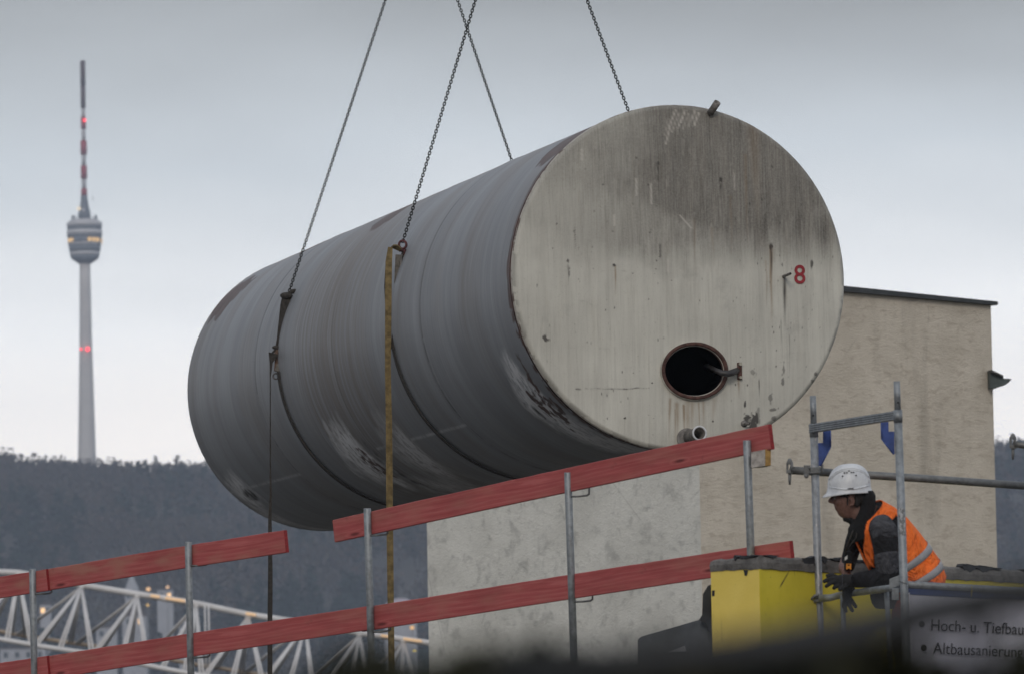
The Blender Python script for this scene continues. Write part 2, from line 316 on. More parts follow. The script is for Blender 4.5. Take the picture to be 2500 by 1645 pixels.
for px_,py_,r_ in ((189,505,.9),(201,509,.6),(224,480,.45)): 
    q_=MB(); q_.ball((W(px_,py_,TD).x,axy-2.4,ty_(py_)),r_,12,8,(Vector((r_,0,0)),Vector((0,.4,0)),Vector((0,0,r_)))); q_.build('dish_antenna',emit('dish_lamp',(1,.86,.66),.8) if px_<200 else M['tlight'],tower)
for y0,y1,r_,mt in ((472,455,7.6,'tred'),(455,430,5.8,'twhite'),(430,398,7.8,'tred'),(398,370,5.6,'twhite'),(370,336,8,'tred'),(336,306,5,'twhite'),(306,277,6.5,'tred'),(277,255,4.5,'twhite'),(255,200,6.2,'tmast'),(200,137,6.4,'tmast')):
    lathe([(r_,y0),(r_,y1)],16).build('mast_section',M[mt],tower)
M['redlamp']=emit('red_warning_lamp',(1,.05,.07),2.6)
for px_,py_,rr_ in ((202,286,.6),(214,851,.85),(197,851,.5)):
    q_=MB(); q_.ball((W(px_,py_,TD).x,axy-(3.4 if py_>400 else 1.9),ty_(py_)),rr_); q_.build('warning_lamp',M['redlamp'],tower)

# ------------------------------------------------------------------ far houses and lamps at the foot of the hill
M['hwall']=simple('pale_house_wall',(.34,.35,.38),.9,0,.1,.3); M['hroof']=simple('brown_tiled_roof',(.09,.07,.07),.9,0,.2,.6); M['hwin']=simple('dark_pane',(.04,.05,.06),.2); M['hlit']=emit('lit_pane',(1,.60,.28),1.3)
M['hpink']=simple('pinkish_metal_roof',(.34,.29,.33),.7,0,.08,.4)
def house(px,py,D,wpx,hpx,label,cat='house',roof='gable',lit=(),wallm='hwall',roofm='hroof'):
    k=D/F0; b=W(px,py,D); wd=wpx*k/2; h=hpx*k; dp=wd*.9
    gz=min(0.,0)+float(hz(np.array([b.x]),np.array([b.y]))[0])-2; gz=min(gz,b.z-.5)
    t=thing('distant_'+cat.replace(' ','_'),label,cat,(b.x,b.y,gz))
    q=MB(); q.box((b.x,b.y,(b.z+h+gz)/2),(wd,0,0),(0,dp,0),(0,0,(b.z+h-gz)/2)); q.build('wall',M[wallm],t)
    z=b.z+h
    if roof=='gable':
        q=MB(); q.prism([(b.x-wd*1.12,b.y-dp*1.1,z+.02),(b.x+wd*1.12,b.y-dp*1.1,z+.02),(b.x,b.y-dp*1.1,z+wd*.8)],(0,dp*2.2,0)); q.build('roof',M[roofm],t)
    elif roof=='spire':
        q=MB(); q.loft([[Vector((b.x+r*math.cos(a_*math.pi/4),b.y+r*math.sin(a_*math.pi/4),zz)) for a_ in range(8)] for r,zz in ((wd*1.25,z+.02),(wd*.95,z+wd*.7),(wd*.6,z+wd*1.5),(wd*.1,z+wd*2.9))],False); q.build('roof',M[wallm],t)
    elif roof=='dome':
        q=MB(); q.loft([[Vector((b.x+wd*1.05*math.cos(e_)*math.cos(a_*math.pi/12),b.y+wd*1.05*math.cos(e_)*math.sin(a_*math.pi/12),z+.02+wd*.75*math.sin(e_))) for a_ in range(24)] for e_ in (0,.3,.6,.9,1.2,1.5)],True); q.build('roof',M[roofm],t)
    else:
        q=MB(); q.box((b.x,b.y,z+.25),(wd*1.06,0,0),(0,dp*1.06,0),(0,0,.22)); q.build('roof',M[roofm],t)
    nx=max(2,int(wd*2/2.6)); nzr=max(1,int(h/2.9))
    for i in range(nx):
        for j in range(nzr):
            q=MB(); q.box((b.x-wd+(i+.5)*2*wd/nx,b.y-dp-.03,b.z+h-1.6-j*2.9),(.55,0,0),(0,.05,0),(0,0,.7)); q.build('window',M['hlit' if (i+j*nx) in lit else 'hwin'],t)
    return t
house(322,1470,1640,30,30,'pale stone tower with pointed top behind the white truss','tower',roof='spire')
house(330,1545,1560,58,42,'pale two storey house right below the pointed tower behind the truss','house',lit=(1,))
house(404,1468,1660,38,28,'small pale house with flat roof, right of two amber lamps','house',roof='flat',lit=(1,))
house(262,1562,1560,50,30,'low pale building behind truss, left of the two storey house','building',roof='flat')
house(60,1620,1500,110,36,'wide pale building seen under the left end of the truss','building',roof='flat',lit=(4,))
house(978,1512,1500,78,24,'distant hall with pinkish domed roof beside the grey rendered wall','building',roof='dome',roofm='hpink')
house(112,1492,1650,26,16,'small dim house with one lit window seen between the truss struts at far left','house',lit=(0,))
house(455,1540,1600,34,26,'narrow pale gabled house behind third fan of truss struts','house')
def lamp(px,py,D,r,col,label):
    p=W(px,py,D); gz=min(float(hz(np.array([p.x]),np.array([p.y]))[0])-1,p.z-3); t=thing('street_lamp',label,'street lamp',(p.x,p.y,gz),'lit street lamps at the foot of the hill')
    q=MB(); q.tube([(p.x,p.y,gz),(p.x,p.y,p.z-r)],[.14,.07],8); q.build('pole',M['galv_dark'],t)
    q=MB(); q.ball(p,r,14,8,(Vector((r,0,0)),Vector((0,r,0)),Vector((0,0,r*.8)))); q.build('lamp_head',emit('amber_lamp',col,.8),t)
lamp(362,1437,1500,.62,(1,.60,.30),'amber lamp glowing just above truss, left of the flat roofed house')
lamp(409,1432,1500,.45,(1,.62,.36),'paler amber lamp at the top of the small flat roofed house')
lamp(361,1476,1500,.42,(1,.60,.16),'small yellow lamp just below the upper truss chord')
lamp(1006,1531,1400,.55,(1,.55,.20),'amber lamp beside the grey rendered wall, above the truss chord')
lamp(1012,1589,1400,.40,(.8,.60,.12),'yellowish lamp low beside the grey rendered wall')

# ------------------------------------------------------------------ white steel truss
n=NT('white_truss_paint',.5,0,.5); n.col(n.mix(n.mr(n.noise(sc=.8,det=4),.3,.7),(.52,.51,.51),(.64,.63,.63))); M['truss']=n.m
M['trussbrown']=simple('tan_deck_edge',(.30,.24,.18),.8,0,.2,1)
DT=250.; kt=DT/F0
p0=W(600,1640,DT)
truss=thing('steel_truss','white tubular steel lattice truss with fans of struts, far behind the guardrail','truss',(p0.x,p0.y,0))
top=[(-160,1396),(-60,1393),(45,1397),(199,1427),(335,1449),(479,1472),(606,1499),(745,1520),(878,1545),(985,1560),(1120,1579),(1260,1602),(1420,1625)]
def chord(pts,r,D,name,mt): q=MB(); q.tube([W(x,y,D) for x,y in pts],r*kt,12); return q.build(name,M[mt],truss)
chord(top,7.5,DT,'top_chord','truss')
botf=[(-160,1520),(0,1549),(101,1567),(227,1585),(360,1613),(461,1633),(600,1654),(760,1682),(1000,1722),(1400,1790)]
botb=[(-160,1512),(0,1540),(101,1558),(227,1575),(360,1598),(461,1618),(600,1640),(760,1664),(1000,1700),(1400,1760)]
chord([(x,y+10) for x,y in botf],6,DT-3,'front_bottom_chord','truss'); chord(botb,5,DT+3,'rear_bottom_chord','trussbrown')
def yat(c,x): return float(np.interp(x,[p[0] for p in c],[p[1] for p in c]))
fans={45:[(-60,0),(-25,1),(18,0),(28,1),(64,1),(76,0)],199:[(42,1),(90,0),(104,1),(148,0),(172,1),(224,0)],335:[(186,1),(232,0),(250,1),(298,0),(317,1),(361,0)],479:[(365,1),(398,0),(412,1),(452,0),(462,1),(492,0)],
 606:[(503,0),(527,1),(568,0),(590,1),(642,0)],745:[(598,1),(642,0),(664,1),(705,0),(766,0)],878:[(755,1),(786,0),(812,1),(850,0),(905,0)],985:[(868,1),(905,0),(930,1),(975,0),(1030,0)],1120:[(1010,0),(1040,1),(1100,0),(1160,0)],1260:[(1150,0),(1190,1),(1240,0),(1300,0)]}
for nx_,legs in fans.items():
    a_=W(nx_,yat(top,nx_)+5,DT)
    for bx,back in legs:
        c_=botb if back else botf; e_=W(bx,yat(c_,bx)+(2 if back else 5),DT+(3 if back else -3)); of_=Vector(RT)*4.2*kt; q=MB(); q.tube([a_-of_*.3,e_-of_],[2.4*kt,3.0*kt],8); q.tube([a_+of_*.3,e_+of_],[2.4*kt,3.0*kt],8); q.build('strut',M['truss'],truss)
    q=MB(); q.ball(a_,9*kt,12,8); q.build('node_joint',M['truss'],truss)
for px_ in (509,500): q=MB(); q.tube([W(px_,1476,DT-1),W(px_+3,1632,DT-2)],2*kt,8); q.build('hanger',M['truss'],truss)
M['strip']=emit('amber_lit_glow',(1,.66,.38),.55)  # glowing strips added for the amber light lying on the top chord
for x0,x1 in ((368,390),(404,452),(600,625),(930,952),(985,1030)):
    q=MB(); q.tube([W(x0,yat(top,x0)-2,DT-.25),W(x1,yat(top,x1)-2,DT-.25)],3.4*kt,8); q.build('amber_lit_strip',M['strip'],truss)

# ------------------------------------------------------------------ rendered building
A_=W(1698,681,75); B_=W(2419,746,78.5); zt=A_.z
Cn=W(1036,900,79)
Btop=B_.z
bld=thing('rendered_building','tall windowless building with rough beige and grey rendered walls behind the tank','building',(A_.x,A_.y,0))
def vert(p,z): return Vector((p.x,p.y,z))
back1=Vector((B_.x+(Cn.x-A_.x)*1.0,B_.y+(Cn.y-A_.y)*1.6,0))
def wallpiece(a,b,za,zb,th,name,mt,inn):
    q=MB(); na=(BC-vert(a,0))*.09; nb=(BC-vert(b,0))*.09
    q.add([vert(a,-.5),vert(b,-.5),vert(b,zb),vert(a,za),vert(a,-.5)+na,vert(b,-.5)+nb,vert(b,zb)+nb,vert(a,za)+na],[(0,1,2,3),(5,4,7,6),(4,0,3,7),(1,5,6,2),(3,2,6,7),(4,5,1,0)])
    return q.build(name,M[mt],bld)
B2=B_+Vector((-1.8,9,0)); BC=(vert(A_,0)+vert(B_,0)+vert(Cn,0)+vert(B2,0)+Vector((0,6,0)))/4; BC.z=0
inn=Vector((0.4,1,0)); D1=(vert(B_,0)-vert(A_,0))
wallpiece(A_,B_,zt,Btop,.35,'side_wall','plaster_warm',Vector((0,1,0)))['label']='beige rendered side wall'
wallpiece(A_,Cn,zt-.01,zt-.2,.35,'end_wall','plaster_grey',Vector((.6,1,0)))['label']='grey blotchy rendered wall'
wallpiece(B_,B2,Btop-.01,Btop-.01,.3,'rear_wall','plaster_warm',Vector((-1,0,0)))
q=MB(); nrm=Vector((-D1.y,D1.x,0)).normalized(); e_=D1.normalized()
q.add([vert(A_,zt)-nrm*.08-e_*.1,vert(B_,Btop)-nrm*.08+e_*.06,vert(B_,Btop)+nrm*.5+e_*.06,vert(A_,zt)+nrm*.5-e_*.1]+[vert(A_,zt+.10)-nrm*.08-e_*.1,vert(B_,Btop+.05)-nrm*.08+e_*.06,vert(B_,Btop+.05)+nrm*.5+e_*.06,vert(A_,zt+.10)+nrm*.5-e_*.1],[(3,2,1,0),(4,5,6,7),(0,1,5,4),(1,2,6,5),(2,3,7,6),(3,0,4,7)]); q.build('coping',M['coping'],bld)
q=MB(); q.prism([vert(p,z_)+(BC-vert(p,0))*.07 for p,z_ in ((A_,zt-.3),(B_,Btop-.35),(B2,Btop-.35),(Cn,zt-.5))],(0,0,.12)); q.build('flat_roof',M['bitumen'],bld)
q=MB(); q.prism([W(x,y,78.2) for x,y in ((2417,903),(2448,917),(2450,923),(2470,924),(2463,933),(2452,940),(2423,947),(2417,947))],Vector((-.9,6,0))); q.build('gutter',M['gutter'],bld)
q=MB(); q.prism([W(x,y,78.1) for x,y in ((2421,902),(2449,915),(2450,920),(2421,908))],Vector((-.9,6.2,0))); q.build('roof_edge',M['coping'],bld)
q=MB(); q.tube([W(1699,1283,74.9),W(1702,1292,74.85),W(1703,1315,74.85),W(1701,1400,74.9)],.014,8); q.build('cable',simple('pale_cable',(.5,.5,.5)),bld)

# ------------------------------------------------------------------ yellow wall with broken concrete top
cA=W(1853,1355,34.0); cL=W(1736,1366,34.35); cR=W(2560,1395,36.2)
yw=thing('yellow_wall','yellow painted wall with rough concrete top at the right of the guardrail','wall',(cA.x,cA.y,0))
def vp(px,py,d,z=None): p=W(px,py,d); return Vector((p.x,p.y,p.z if z is None else z))
q=MB(); back=Vector((.55,1.0,0)).normalized()*.4
def wl(a,b,za,zb,z0a,z0b,th,off=0):
    q=MB(); d=vert(b,0)-vert(a,0); nn=Vector((-d.y,d.x,0)).normalized(); nn=nn if nn.y>0 else -nn
    o=-nn*off
    q.add([vert(a,z0a)+o,vert(b,z0b)+o,vert(b,zb)+o,vert(a,za)+o,vert(a,z0a)+nn*th,vert(b,z0b)+nn*th,vert(b,zb)+nn*th,vert(a,za)+nn*th],[(0,1,2,3),(5,4,7,6),(4,0,3,7),(1,5,6,2),(3,2,6,7),(4,5,1,0)]); return q
zc=lambda px,py,d: W(px,py,d).z
yA,yL,yR=zc(1853,1388,34.0),zc(1736,1393,34.35),zc(2560,1425,36.2)
bk=Vector((.12,.48,0))
q=MB(); P5=[vert(cL,0),vert(cA,0),vert(cR,0),vert(cR,0)+bk,vert(cL,0)+bk]; Z5=[yL,yA,yR,yR,yL]
q.add(P5+[vert(p,z) for p,z in zip(P5,Z5)],[(4,3,2,1,0),(5,6,7,8,9)]+[(i,(i+1)%5,5+(i+1)%5,5+i) for i in range(5)]); q.build('front_face',M['yellow'],yw)
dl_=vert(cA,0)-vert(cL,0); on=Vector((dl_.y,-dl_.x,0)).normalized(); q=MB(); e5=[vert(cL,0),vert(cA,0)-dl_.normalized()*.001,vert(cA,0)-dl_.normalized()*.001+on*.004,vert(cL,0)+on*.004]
q.add(e5+[vert(p,z) for p,z in zip(e5,(yL,yA,yA,yL))],[(3,2,1,0),(4,5,6,7)]+[(i,(i+1)%4,4+(i+1)%4,4+i) for i in range(4)]); q.build('left_face',yellow('lit_yellow_wall_paint',(.76,.58,.12),(.82,.64,.16)),yw)  # left face in a lighter yellow: its brighter light is put into the colour
path=[]; zR=zc(2560,1394,36.2); zL=zc(1736,1366,34.35)
for i in range(13): t=i/12; path.append((vert(cL,0).lerp(vert(cA,0),t),yL+(yA-yL)*t,zL+(cA.z-zL)*t,on))
df=vert(cR,0)-vert(cA,0); of=Vector((df.y,-df.x,0)).normalized()
for i in range(1,61): t=i/60; path.append((vert(cA,0).lerp(vert(cR,0),t),yA+(yR-yA)*t,cA.z+(zR-cA.z)*t,of))
q=MB(); rings=[]
for p,zb,zt_,o_n in path:
    f1=random.uniform(0,.0015); z0=zb+random.uniform(-.006,.004); z1=zt_+random.uniform(-.004,.005)
    rings.append([vert(p,z0)+o_n*(.008+f1),vert(p,(z0+z1)/2)+o_n*(.014-f1*.6),vert(p,z1-.012)+o_n*.006,vert(p,z1)-o_n*.02,vert(p,z1+random.uniform(-.004,.004))+bk,vert(p,z0)+bk])
q.loft(rings,False,True); q.build('concrete_top',M['concrete'],yw)
for i in range(26):
    p,zb,zt_,o_n=path[random.randrange(2,72)]; L_=random.uniform(.03,.16); q=MB(); u_=(df.normalized() if o_n is of else dl_.normalized())
    h_=random.uniform(.006,.02); q.prism([vert(p,zt_+.004)+o_n*.012,vert(p,zt_+h_)+u_*L_*.3+o_n*.012,vert(p,zt_+h_*.7)+u_*L_*.7+o_n*.012,vert(p,zt_+.003)+u_*L_+o_n*.012,vert(p,zt_-h_*random.uniform(.3,2))+u_*L_*.5+o_n*.014],-o_n*.05); q.build('bitumen_scrap',M['bitumen'],yw)
q=MB(); q.prism([W(x,y,33.96+(x-1853)*.0031) for x,y in ((1957,1361),(1990,1362),(1990,1383),(1975,1384),(1966,1379))],Vector((.01,.03,0))); q.build('bitumen_patch',M['bitumen'],yw)
q=MB(); q.prism([W(x,y,34.42) for x,y in ((1737,1425),(1728,1429),(1716,1449),(1714,1500),(1706,1512),(1720,1519),(1731,1530),(1742,1532),(1742,1425))],Vector((.1,.4,0))); q.build('torn_membrane',M['bitumen'],yw)
q=MB()
for p_ in ([(1738,1440),(1745,1440),(1744,1475),(1750,1520),(1740,1524)],[(1722,1512),(1745,1505),(1748,1536),(1730,1540)],[(1815,1390),(1826,1390),(1823,1404),(1818,1404)]): q.prism([W(x,y,34.33-(x-1736)*.003) for x,y in p_],Vector((.01,.03,0)))
q.build('tar_drip',M['bitumen'],yw)
q=MB(); q.prism([W(x,y,34.5) for x,y in ((1556,1780),(1557,1560),(1564,1553),(1580,1548),(1640,1531),(1706,1512),(1742,1512),(1742,1780))],Vector((.25,1.0,0)))
led=q.build('concrete_ledge',M['slate']); tag(led,'dark sloping coated concrete ledge at the foot of the yellow wall','ledge')
q=MB(); q.prism([W(x,y,34.48) for x,y in ((1630,1590),(1672,1574),(1676,1588))],Vector((0,.01,0))); o=q.build('lit_patch',simple('pale_lit_patch',(.22,.23,.25)),led)  # light falling on the ledge, painted as a paler triangle
q=MB(); a_=W(1560,1800,34.5); q.box((a_.x+.7,a_.y+.9,a_.z/2),(.75,0,0),(0,.8,0),(0,0,a_.z/2)); tag(q.build('foundation_block',M['concrete']),'rough concrete block under the dark ledge, behind the hedge','block')

# ------------------------------------------------------------------ guard posts and red boards
def dg(x): return 34.9+(1885-x)*.0028
def post_dir(): pass
p_top=W(1386.4,1152,dg(1386)-.06); p_bot=W(1404,1690,dg(1386)-.06)
def lit(o): o['_local']=1; return o
def axis_frame(a,b):   # local z from b (bottom) up to a, x to the right along rail
    z=(a-b).normalized(); x=(W(1885,1000,dg(1885))-W(815,1200,dg(815))); x=(x-z*x.dot(z)).normalized(); y=z.cross(x); return frame(b,x,y,z)
PL=(p_top-p_bot).length
G='guard posts holding the red boards'
proto=thing('guard_post','','guardrail post',None,G,axis_frame(p_top,p_bot))
q=MB(); q.tube([(0,0,-.25),(0,0,PL-.002),(0,0,PL)],[.0242,.0242,.0225],24); tube_o=q.build('post_tube',M['galv'],proto)
def hook(z,parent):
    q=MB(); q.tube([(.02,.0,-.0),(.055,.04,0),(.078,.085,.003),(.086,.098,.012),(.088,.101,.06)],.0065,10); h=q.build('board_hook',M['galv_dark'],parent); h.location.z=z
    return h
posts=[('second guard post from the right, in front of the grey wall',(1386.4,1152),(1404,1690),1209,1466),
 ('right end guard post rising from the yellow wall with wood block beside it',(1823.6,1074),(1842,1612),1137,1395),
 ('guard post carrying the weathered left board, beside the left hanging strap',(459.6,1322),(470.5,1860),1378,1602),
 ('leftmost guard post where the boards overlap',(79.4,1388),(89,1926),1447,1662),
 ('guard post just left of tan sling, near the left end of the long upper board',(896.5,1240),(912,1778),1304,1539)]
for i,(lab,t_,b_,h1,h2) in enumerate(posts):
    if i==0: r_=proto; tt=tube_o
    else:
        r_=proto.copy(); C.objects.link(r_); tt=tube_o.copy(); C.objects.link(tt); tt.parent=r_
    d_=dg(t_[0])-.06; a_=W(*t_,d_); bb=W(*b_,d_); r_.matrix_world=axis_frame(a_,bb) if False else axis_frame(a_,a_-(a_-bb).normalized()*PL); r_['label']=lab
    if i==0: hk=[hook(0,r_),hook(0,r_)]; hks=hk
    else:
        hks=[]
        for h in hk: c_=h.copy(); C.objects.link(c_); c_.parent=r_; hks.append(c_)
    for c_,hy in zip(hks,(h1,h2)):
        c_.location.z=PL-(hy-t_[1])*d_/F0-.006
def board(name,tl,bl,tr_,br,mt,label,d0=0,ragged=True,dd=None,thick=.03):
    f=dd or (lambda x:dg(x)); TL,BL,TR,BR=[W(p[0],p[1],f(p[0])+d0) for p in (tl,bl,tr_,br)]
    a_=(TL+BL)/2; b_=(TR+BR)/2; x=(b_-a_); L=x.length; x.normalize(); z=((TL-BL)+(TR-BR)).normalized(); z=(z-x*z.dot(x)).normalized(); y=z.cross(x); hh0=(TL-BL).length/2; hh1=(TR-BR).length/2
    N=40; rings=[]
    for i in range(N+1):
        t=i/N; h=hh0+(hh1-hh0)*t; s=math.sin(t*math.pi)*.004; e=random.uniform(-.0012,.0012)*ragged; c=.0035
        rings.append([Vector((L*t,yy,zz+s)) for yy,zz in ((0,-h+c),(0,h-c+e),(c,h+e),(thick-c,h+e),(thick,h-c),(thick,-h+c),(thick-c,-h),(c,-h))])
    q=MB(); q.loft(rings,False,False)
    o=q.build(name,M[mt],org=Vector((0,0,0))); o.matrix_world=frame(a_,x,y,z)
    for R_ in (rings[0],rings[-1]):
        e=MB(); k=-.0015 if R_ is rings[0] else .0015; e.prism([p+Vector((0,0,0)) for p in R_],Vector((k,0,0)))
        en=e.build('board_end',M['red_end'],None,org=Vector((0,0,0))); en.parent=o
    tag(o,label,'guard board','red boards of the guardrail'); return o
board('guard_board',(814.5,1268),(815,1323),(1878,1035),(1880,1096.5),'red','bright red upper board running across under the tank bottom',0)
board('guard_board',(98,1391.5),(98,1443),(694.8,1293),(695.6,1348),'red_faded','weathered upper board with pale brown fading and dark knots, ending at the left strap',.0)
board('guard_board',(-240,1449),(-240,1500),(114,1388.5),(115,1441),'red_faded','short visible upper board end at the left edge of the photo',-.035)
board('guard_board',(-240,1656),(-240,1710),(116,1600),(117,1657),'red','lower board end at the bottom left corner, overlapping the next board',-.035)
board('guard_board',(98,1604),(98,1660),(900,1478.5),(900,1536),'red','dull lower left board spanning under the weathered upper board',0.0)
board('guard_board',(880,1483),(881,1541),(1929,1319),(1931,1380),'red','lower right board that ends behind the yellow wall top',-.001+.034)
wbk=thing('timber_block','small wood block with ochre end beside the right end guard post','wood block',W(1858,1141,34.86))
q=MB(); q.prism([W(x,y,34.94) for x,y in ((1834,1103),(1868,1096),(1868,1136),(1834,1141))],W(1881,1100,35.03)-W(1868,1100,34.94)+Vector((-.022,.055,0))*0+Vector((0,.0,0))); q.build('block_face',M['block'],wbk)
q=MB(); q.prism([W(x,y,34.935) for x,y in ((1868.3,1096),(1882,1094.5),(1882,1134),(1868.3,1136))],Vector((0,.10,0))); q.build('block_end',M['block_end'],wbk)
# ledge carrying the posts
q=MB(); a_=W(-300,1690,dg(-300)); b_=W(1860,1700,dg(1860)); zt_=W(1386,1672,36.3).z-.05; d=(vert(b_,0)-vert(a_,0)).normalized(); nn=Vector((-d.y,d.x,0))
q.prism([vert(a_,0)-nn*.4,vert(b_,0)-nn*.4,vert(b_,0)+nn*.5,vert(a_,0)+nn*.5],(0,0,zt_)); tag(q.build('retaining_wall',M['concrete']),'concrete retaining wall that carries the guardrail, below the boards','wall')

# ------------------------------------------------------------------ the tank
TC=np.array([1.41264427,47.3110271,6.31249742]); TA=np.array([-0.26721016,0.96363057,0.00385381]); TA/=np.linalg.norm(TA)
TX=np.cross(TA,[0,0,1]); TX/=np.linalg.norm(TX); TZ=np.cross(TX,TA); RR=1.45; TL_=12.78
def face(px,py,s=0):
    d=ray(px,py); o=TC+TA*s; t=((o-CAM)@TA)/(d@TA); q=CAM+d*t-o; return q@TX,q@TZ
def cyl(px,py,R=RR):
    d=ray(px,py); o=CAM-TC; dd=d-(d@TA)*TA; oo=o-(o@TA)*TA; A=dd@dd;B=2*dd@oo;Cc=oo@oo-R*R; D=max(0,B*B-4*A*Cc)
    q=o+d*(-B-math.sqrt(D))/(2*A); return q@TA, math.atan2(q@TX,q@TZ)
tank=thing('storage_tank','huge grey steel tank with dirty cream end marked 8, hanging from chains','tank',None,None,frame(TC,TX,TA,TZ))
def wob(a,b,seed,amp=.02,sc=9): return (fbm(a*sc,b*sc,4,seed)-.5)*amp
# --- shell
NS,NA=420,620
S=np.linspace(.10,TL_-.0,NS)[:,None]+np.zeros((1,NA)); T=np.linspace(-np.pi,np.pi,NA,endpoint=False)[None,:]+np.zeros((NS,1))
RRa=RR+ (fbm(S*1.2,T*2,3,2)-.5)*.008
for s0 in (3.07,6.38,9.6): RRa+= .006*np.exp(-((S-s0)/.012)**2)-.004*np.exp(-((S-s0-.03)/.02)**2)
pale=np.zeros_like(S); rust=np.zeros_like(S); darkk=np.zeros_like(S)
arc=T*RR
def blob(s0,t0,ws,wt,edge,seed,ang=0,sc=6):
    ds=S-s0; dt=(T-t0)*RR; c_,s_=math.cos(ang),math.sin(ang); a_=(ds*c_+dt*s_)/ws; b_=(-ds*s_+dt*c_)/wt
    d=np.sqrt(a_*a_+b_*b_)+(fbm(S*sc+seed,arc*sc*.6,5,seed)-.5)*1.1
    return np.clip((1-d)/edge,0,1)
rad=math.radians
pale=np.maximum(pale,blob(7.15,rad(-139),.62,.55,.5,3)); rust=np.maximum(rust,blob(6.95,rad(-141),.22,.22,.25,8,sc=11))
pale=np.maximum(pale,.75*blob(5.45,rad(-143),.55,.62,.7,5)); pale=np.maximum(pale,.6*blob(6.1,rad(-163),.8,.30,.7,9)); darkk=np.maximum(darkk,blob(6.55,rad(-152),.12,.5,.5,12,sc=7))
pale=np.maximum(pale,.95*blob(.72,rad(-141),.42,.75,.45,14)); pale=np.maximum(pale,.8*blob(.45,rad(-158),.32,.6,.5,15)); rust=np.maximum(rust,1.2*blob(.56,rad(-137),.26,.27,.2,17,sc=12)); darkk=np.maximum(darkk,blob(.95,rad(-139),.07,.12,.3,18,sc=20)); rust=np.maximum(rust,blob(.42,rad(-128),.10,.30,.3,19,sc=12))
pale=np.maximum(pale,.9*blob(12.3,rad(-138),.45,.35,.6,20)); pale=np.maximum(pale,.7*blob(12.5,rad(-158),.28,.8,.6,21)); darkk=np.maximum(darkk,blob(12.2,rad(-140),.25,.10,.3,22,sc=9))
rust=np.maximum(rust,1.1*blob(.42,rad(-33),.36,.34,.12,24,sc=5)); rust=np.maximum(rust,1.1*blob(.16,rad(-20),.13,.9,.3,25,sc=5)); rust=np.maximum(rust,1.1*blob(6.62,rad(-32),.42,.27,.15,26,sc=5)); rust=np.maximum(rust,1.1*blob(12.3,rad(-48),.5,.30,.15,27,sc=5)); rust=np.maximum(rust,1.0*blob(10.4,rad(-22),.5,.25,.2,28,sc=5))
rust=np.maximum(rust,.8*np.clip((.20-S)/.06+ (fbm(S*8,arc*3,4,31)-.5)*2.2,0,1)*(S<.3))
for s0 in (3.07,6.38,9.6): darkk=np.maximum(darkk,1.0*np.exp(-((S-s0)/.016)**2)*(.5+.5*fbm(T*4,S*0+s0,3,77))); pale=np.maximum(pale,.10*np.exp(-((S-s0+.03)/.02)**2))
for s0,s1,t0 in ((3.1,6.35,rad(-134.4)),(9.6,12.75,rad(-136.2))):
    l_=np.exp(-(((T-t0)*RR)/.014)**2)*(S>s0)*(S<s1); pale=np.maximum(pale,l_*(.3+.4*fbm(S*3,T*0,3,33)))
brk=np.clip((fbm(S*16,arc*13,5,71)-.36)*3.2,0,1); rust=np.where(T<rad(-100),rust*brk,rust); darkk=np.where((T<rad(-100))&(darkk>.3)&(np.abs(S-6.38)>.1),darkk*np.clip(brk+.1,0,1),darkk)
drip=np.clip((fbm(S*9,arc*.5,4,41)-.52)*4,0,1)*np.exp(-np.clip((arc+1.2)**2,0,9)/.9)
att=np.stack([pale,rust,darkk,np.clip(drip,0,1)],-1)
n=NT('grey_tank_steel',.5,0,.5)
hp=n.noise(scale=(.3,2.6,.3),sc=1.1,det=7,ro=.55,dist=.3); hf=n.noise(scale=(.8,30,.8),sc=1.2,det=6,ro=.7,dist=.2); bl=n.noise(scale=(.5,1.3,.5),sc=.9,det=5,loc=(4,2,1))
k=n.mix(n.mr(hp,.30,.70),(.205,.214,.228),(.265,.278,.298)); k=n.mix(n.mr(hf,.50,.85,0,.16),k,(.31,.33,.375)); k=n.mix(n.mr(bl,.45,.68,0,.55),k,(.185,.170,.158))
k=n.mix(n.mr(n.noise(scale=(.25,11,.25),sc=1,det=7,ro=.7,loc=(9,9,9)),.56,.74,0,.45),k,(.16,.135,.118)); k=n.mix(n.mr(n.noise(scale=(.3,17,.3),sc=1,det=5,loc=(1,5,9)),.66,.76,0,.5),k,(.34,.375,.44))
yy=n.t.nodes.new('ShaderNodeSeparateXYZ'); n.t.links.new(n.co,yy.inputs[0]); bb=n.math('MULTIPLY',n.mr(yy.outputs[1],4.6,5.6),n.mr(yy.outputs[1],7.6,8.3,1,0)); st_=n.noise(scale=(.3,8,.3),sc=1.3,det=7,ro=.65,dist=.25,loc=(3,3,3))
k=n.mix(n.math('MULTIPLY',bb,n.mr(st_,.38,.58,.15,.75)),k,(.165,.145,.130)); k=n.mix(n.math('MULTIPLY',bb,n.mr(n.noise(scale=(.4,14,.4),sc=1.1,det=6,ro=.7,loc=(7,1,2)),.58,.68,0,.6)),k,(.36,.39,.44))
at=n.attr('wear'); sp=n.t.nodes.new('ShaderNodeSeparateColor'); n.t.links.new(at.outputs['Color'],sp.inputs[0])
fl=n.noise(scale=(3,6,3),sc=3,det=8,ro=.75); 
k=n.mix(n.math('MULTIPLY',sp.outputs[0],n.mr(fl,.38,.52,.10,1.0)),k,(.72,.72,.73)); k=n.mix(n.math('MULTIPLY',n.mr(sp.outputs[1],.1,.6),n.mr(fl,.25,.5,.6,1)),k,n.mix(n.mr(fl,.4,.6),(.040,.022,.020),(.10,.052,.040))); k=n.mix(sp.outputs[2],k,(.020,.019,.020))
n.col(k); n.rough(n.mr(hf,.3,.7,.42,.62)); n.bump(n.math('ADD',hf,fl),.003,.25); M['shell']=n.m
grid_mesh('tank_shell',RRa*np.sin(T),S,RRa*np.cos(T),n.m,tank,True,{'wear':att},flip=True)
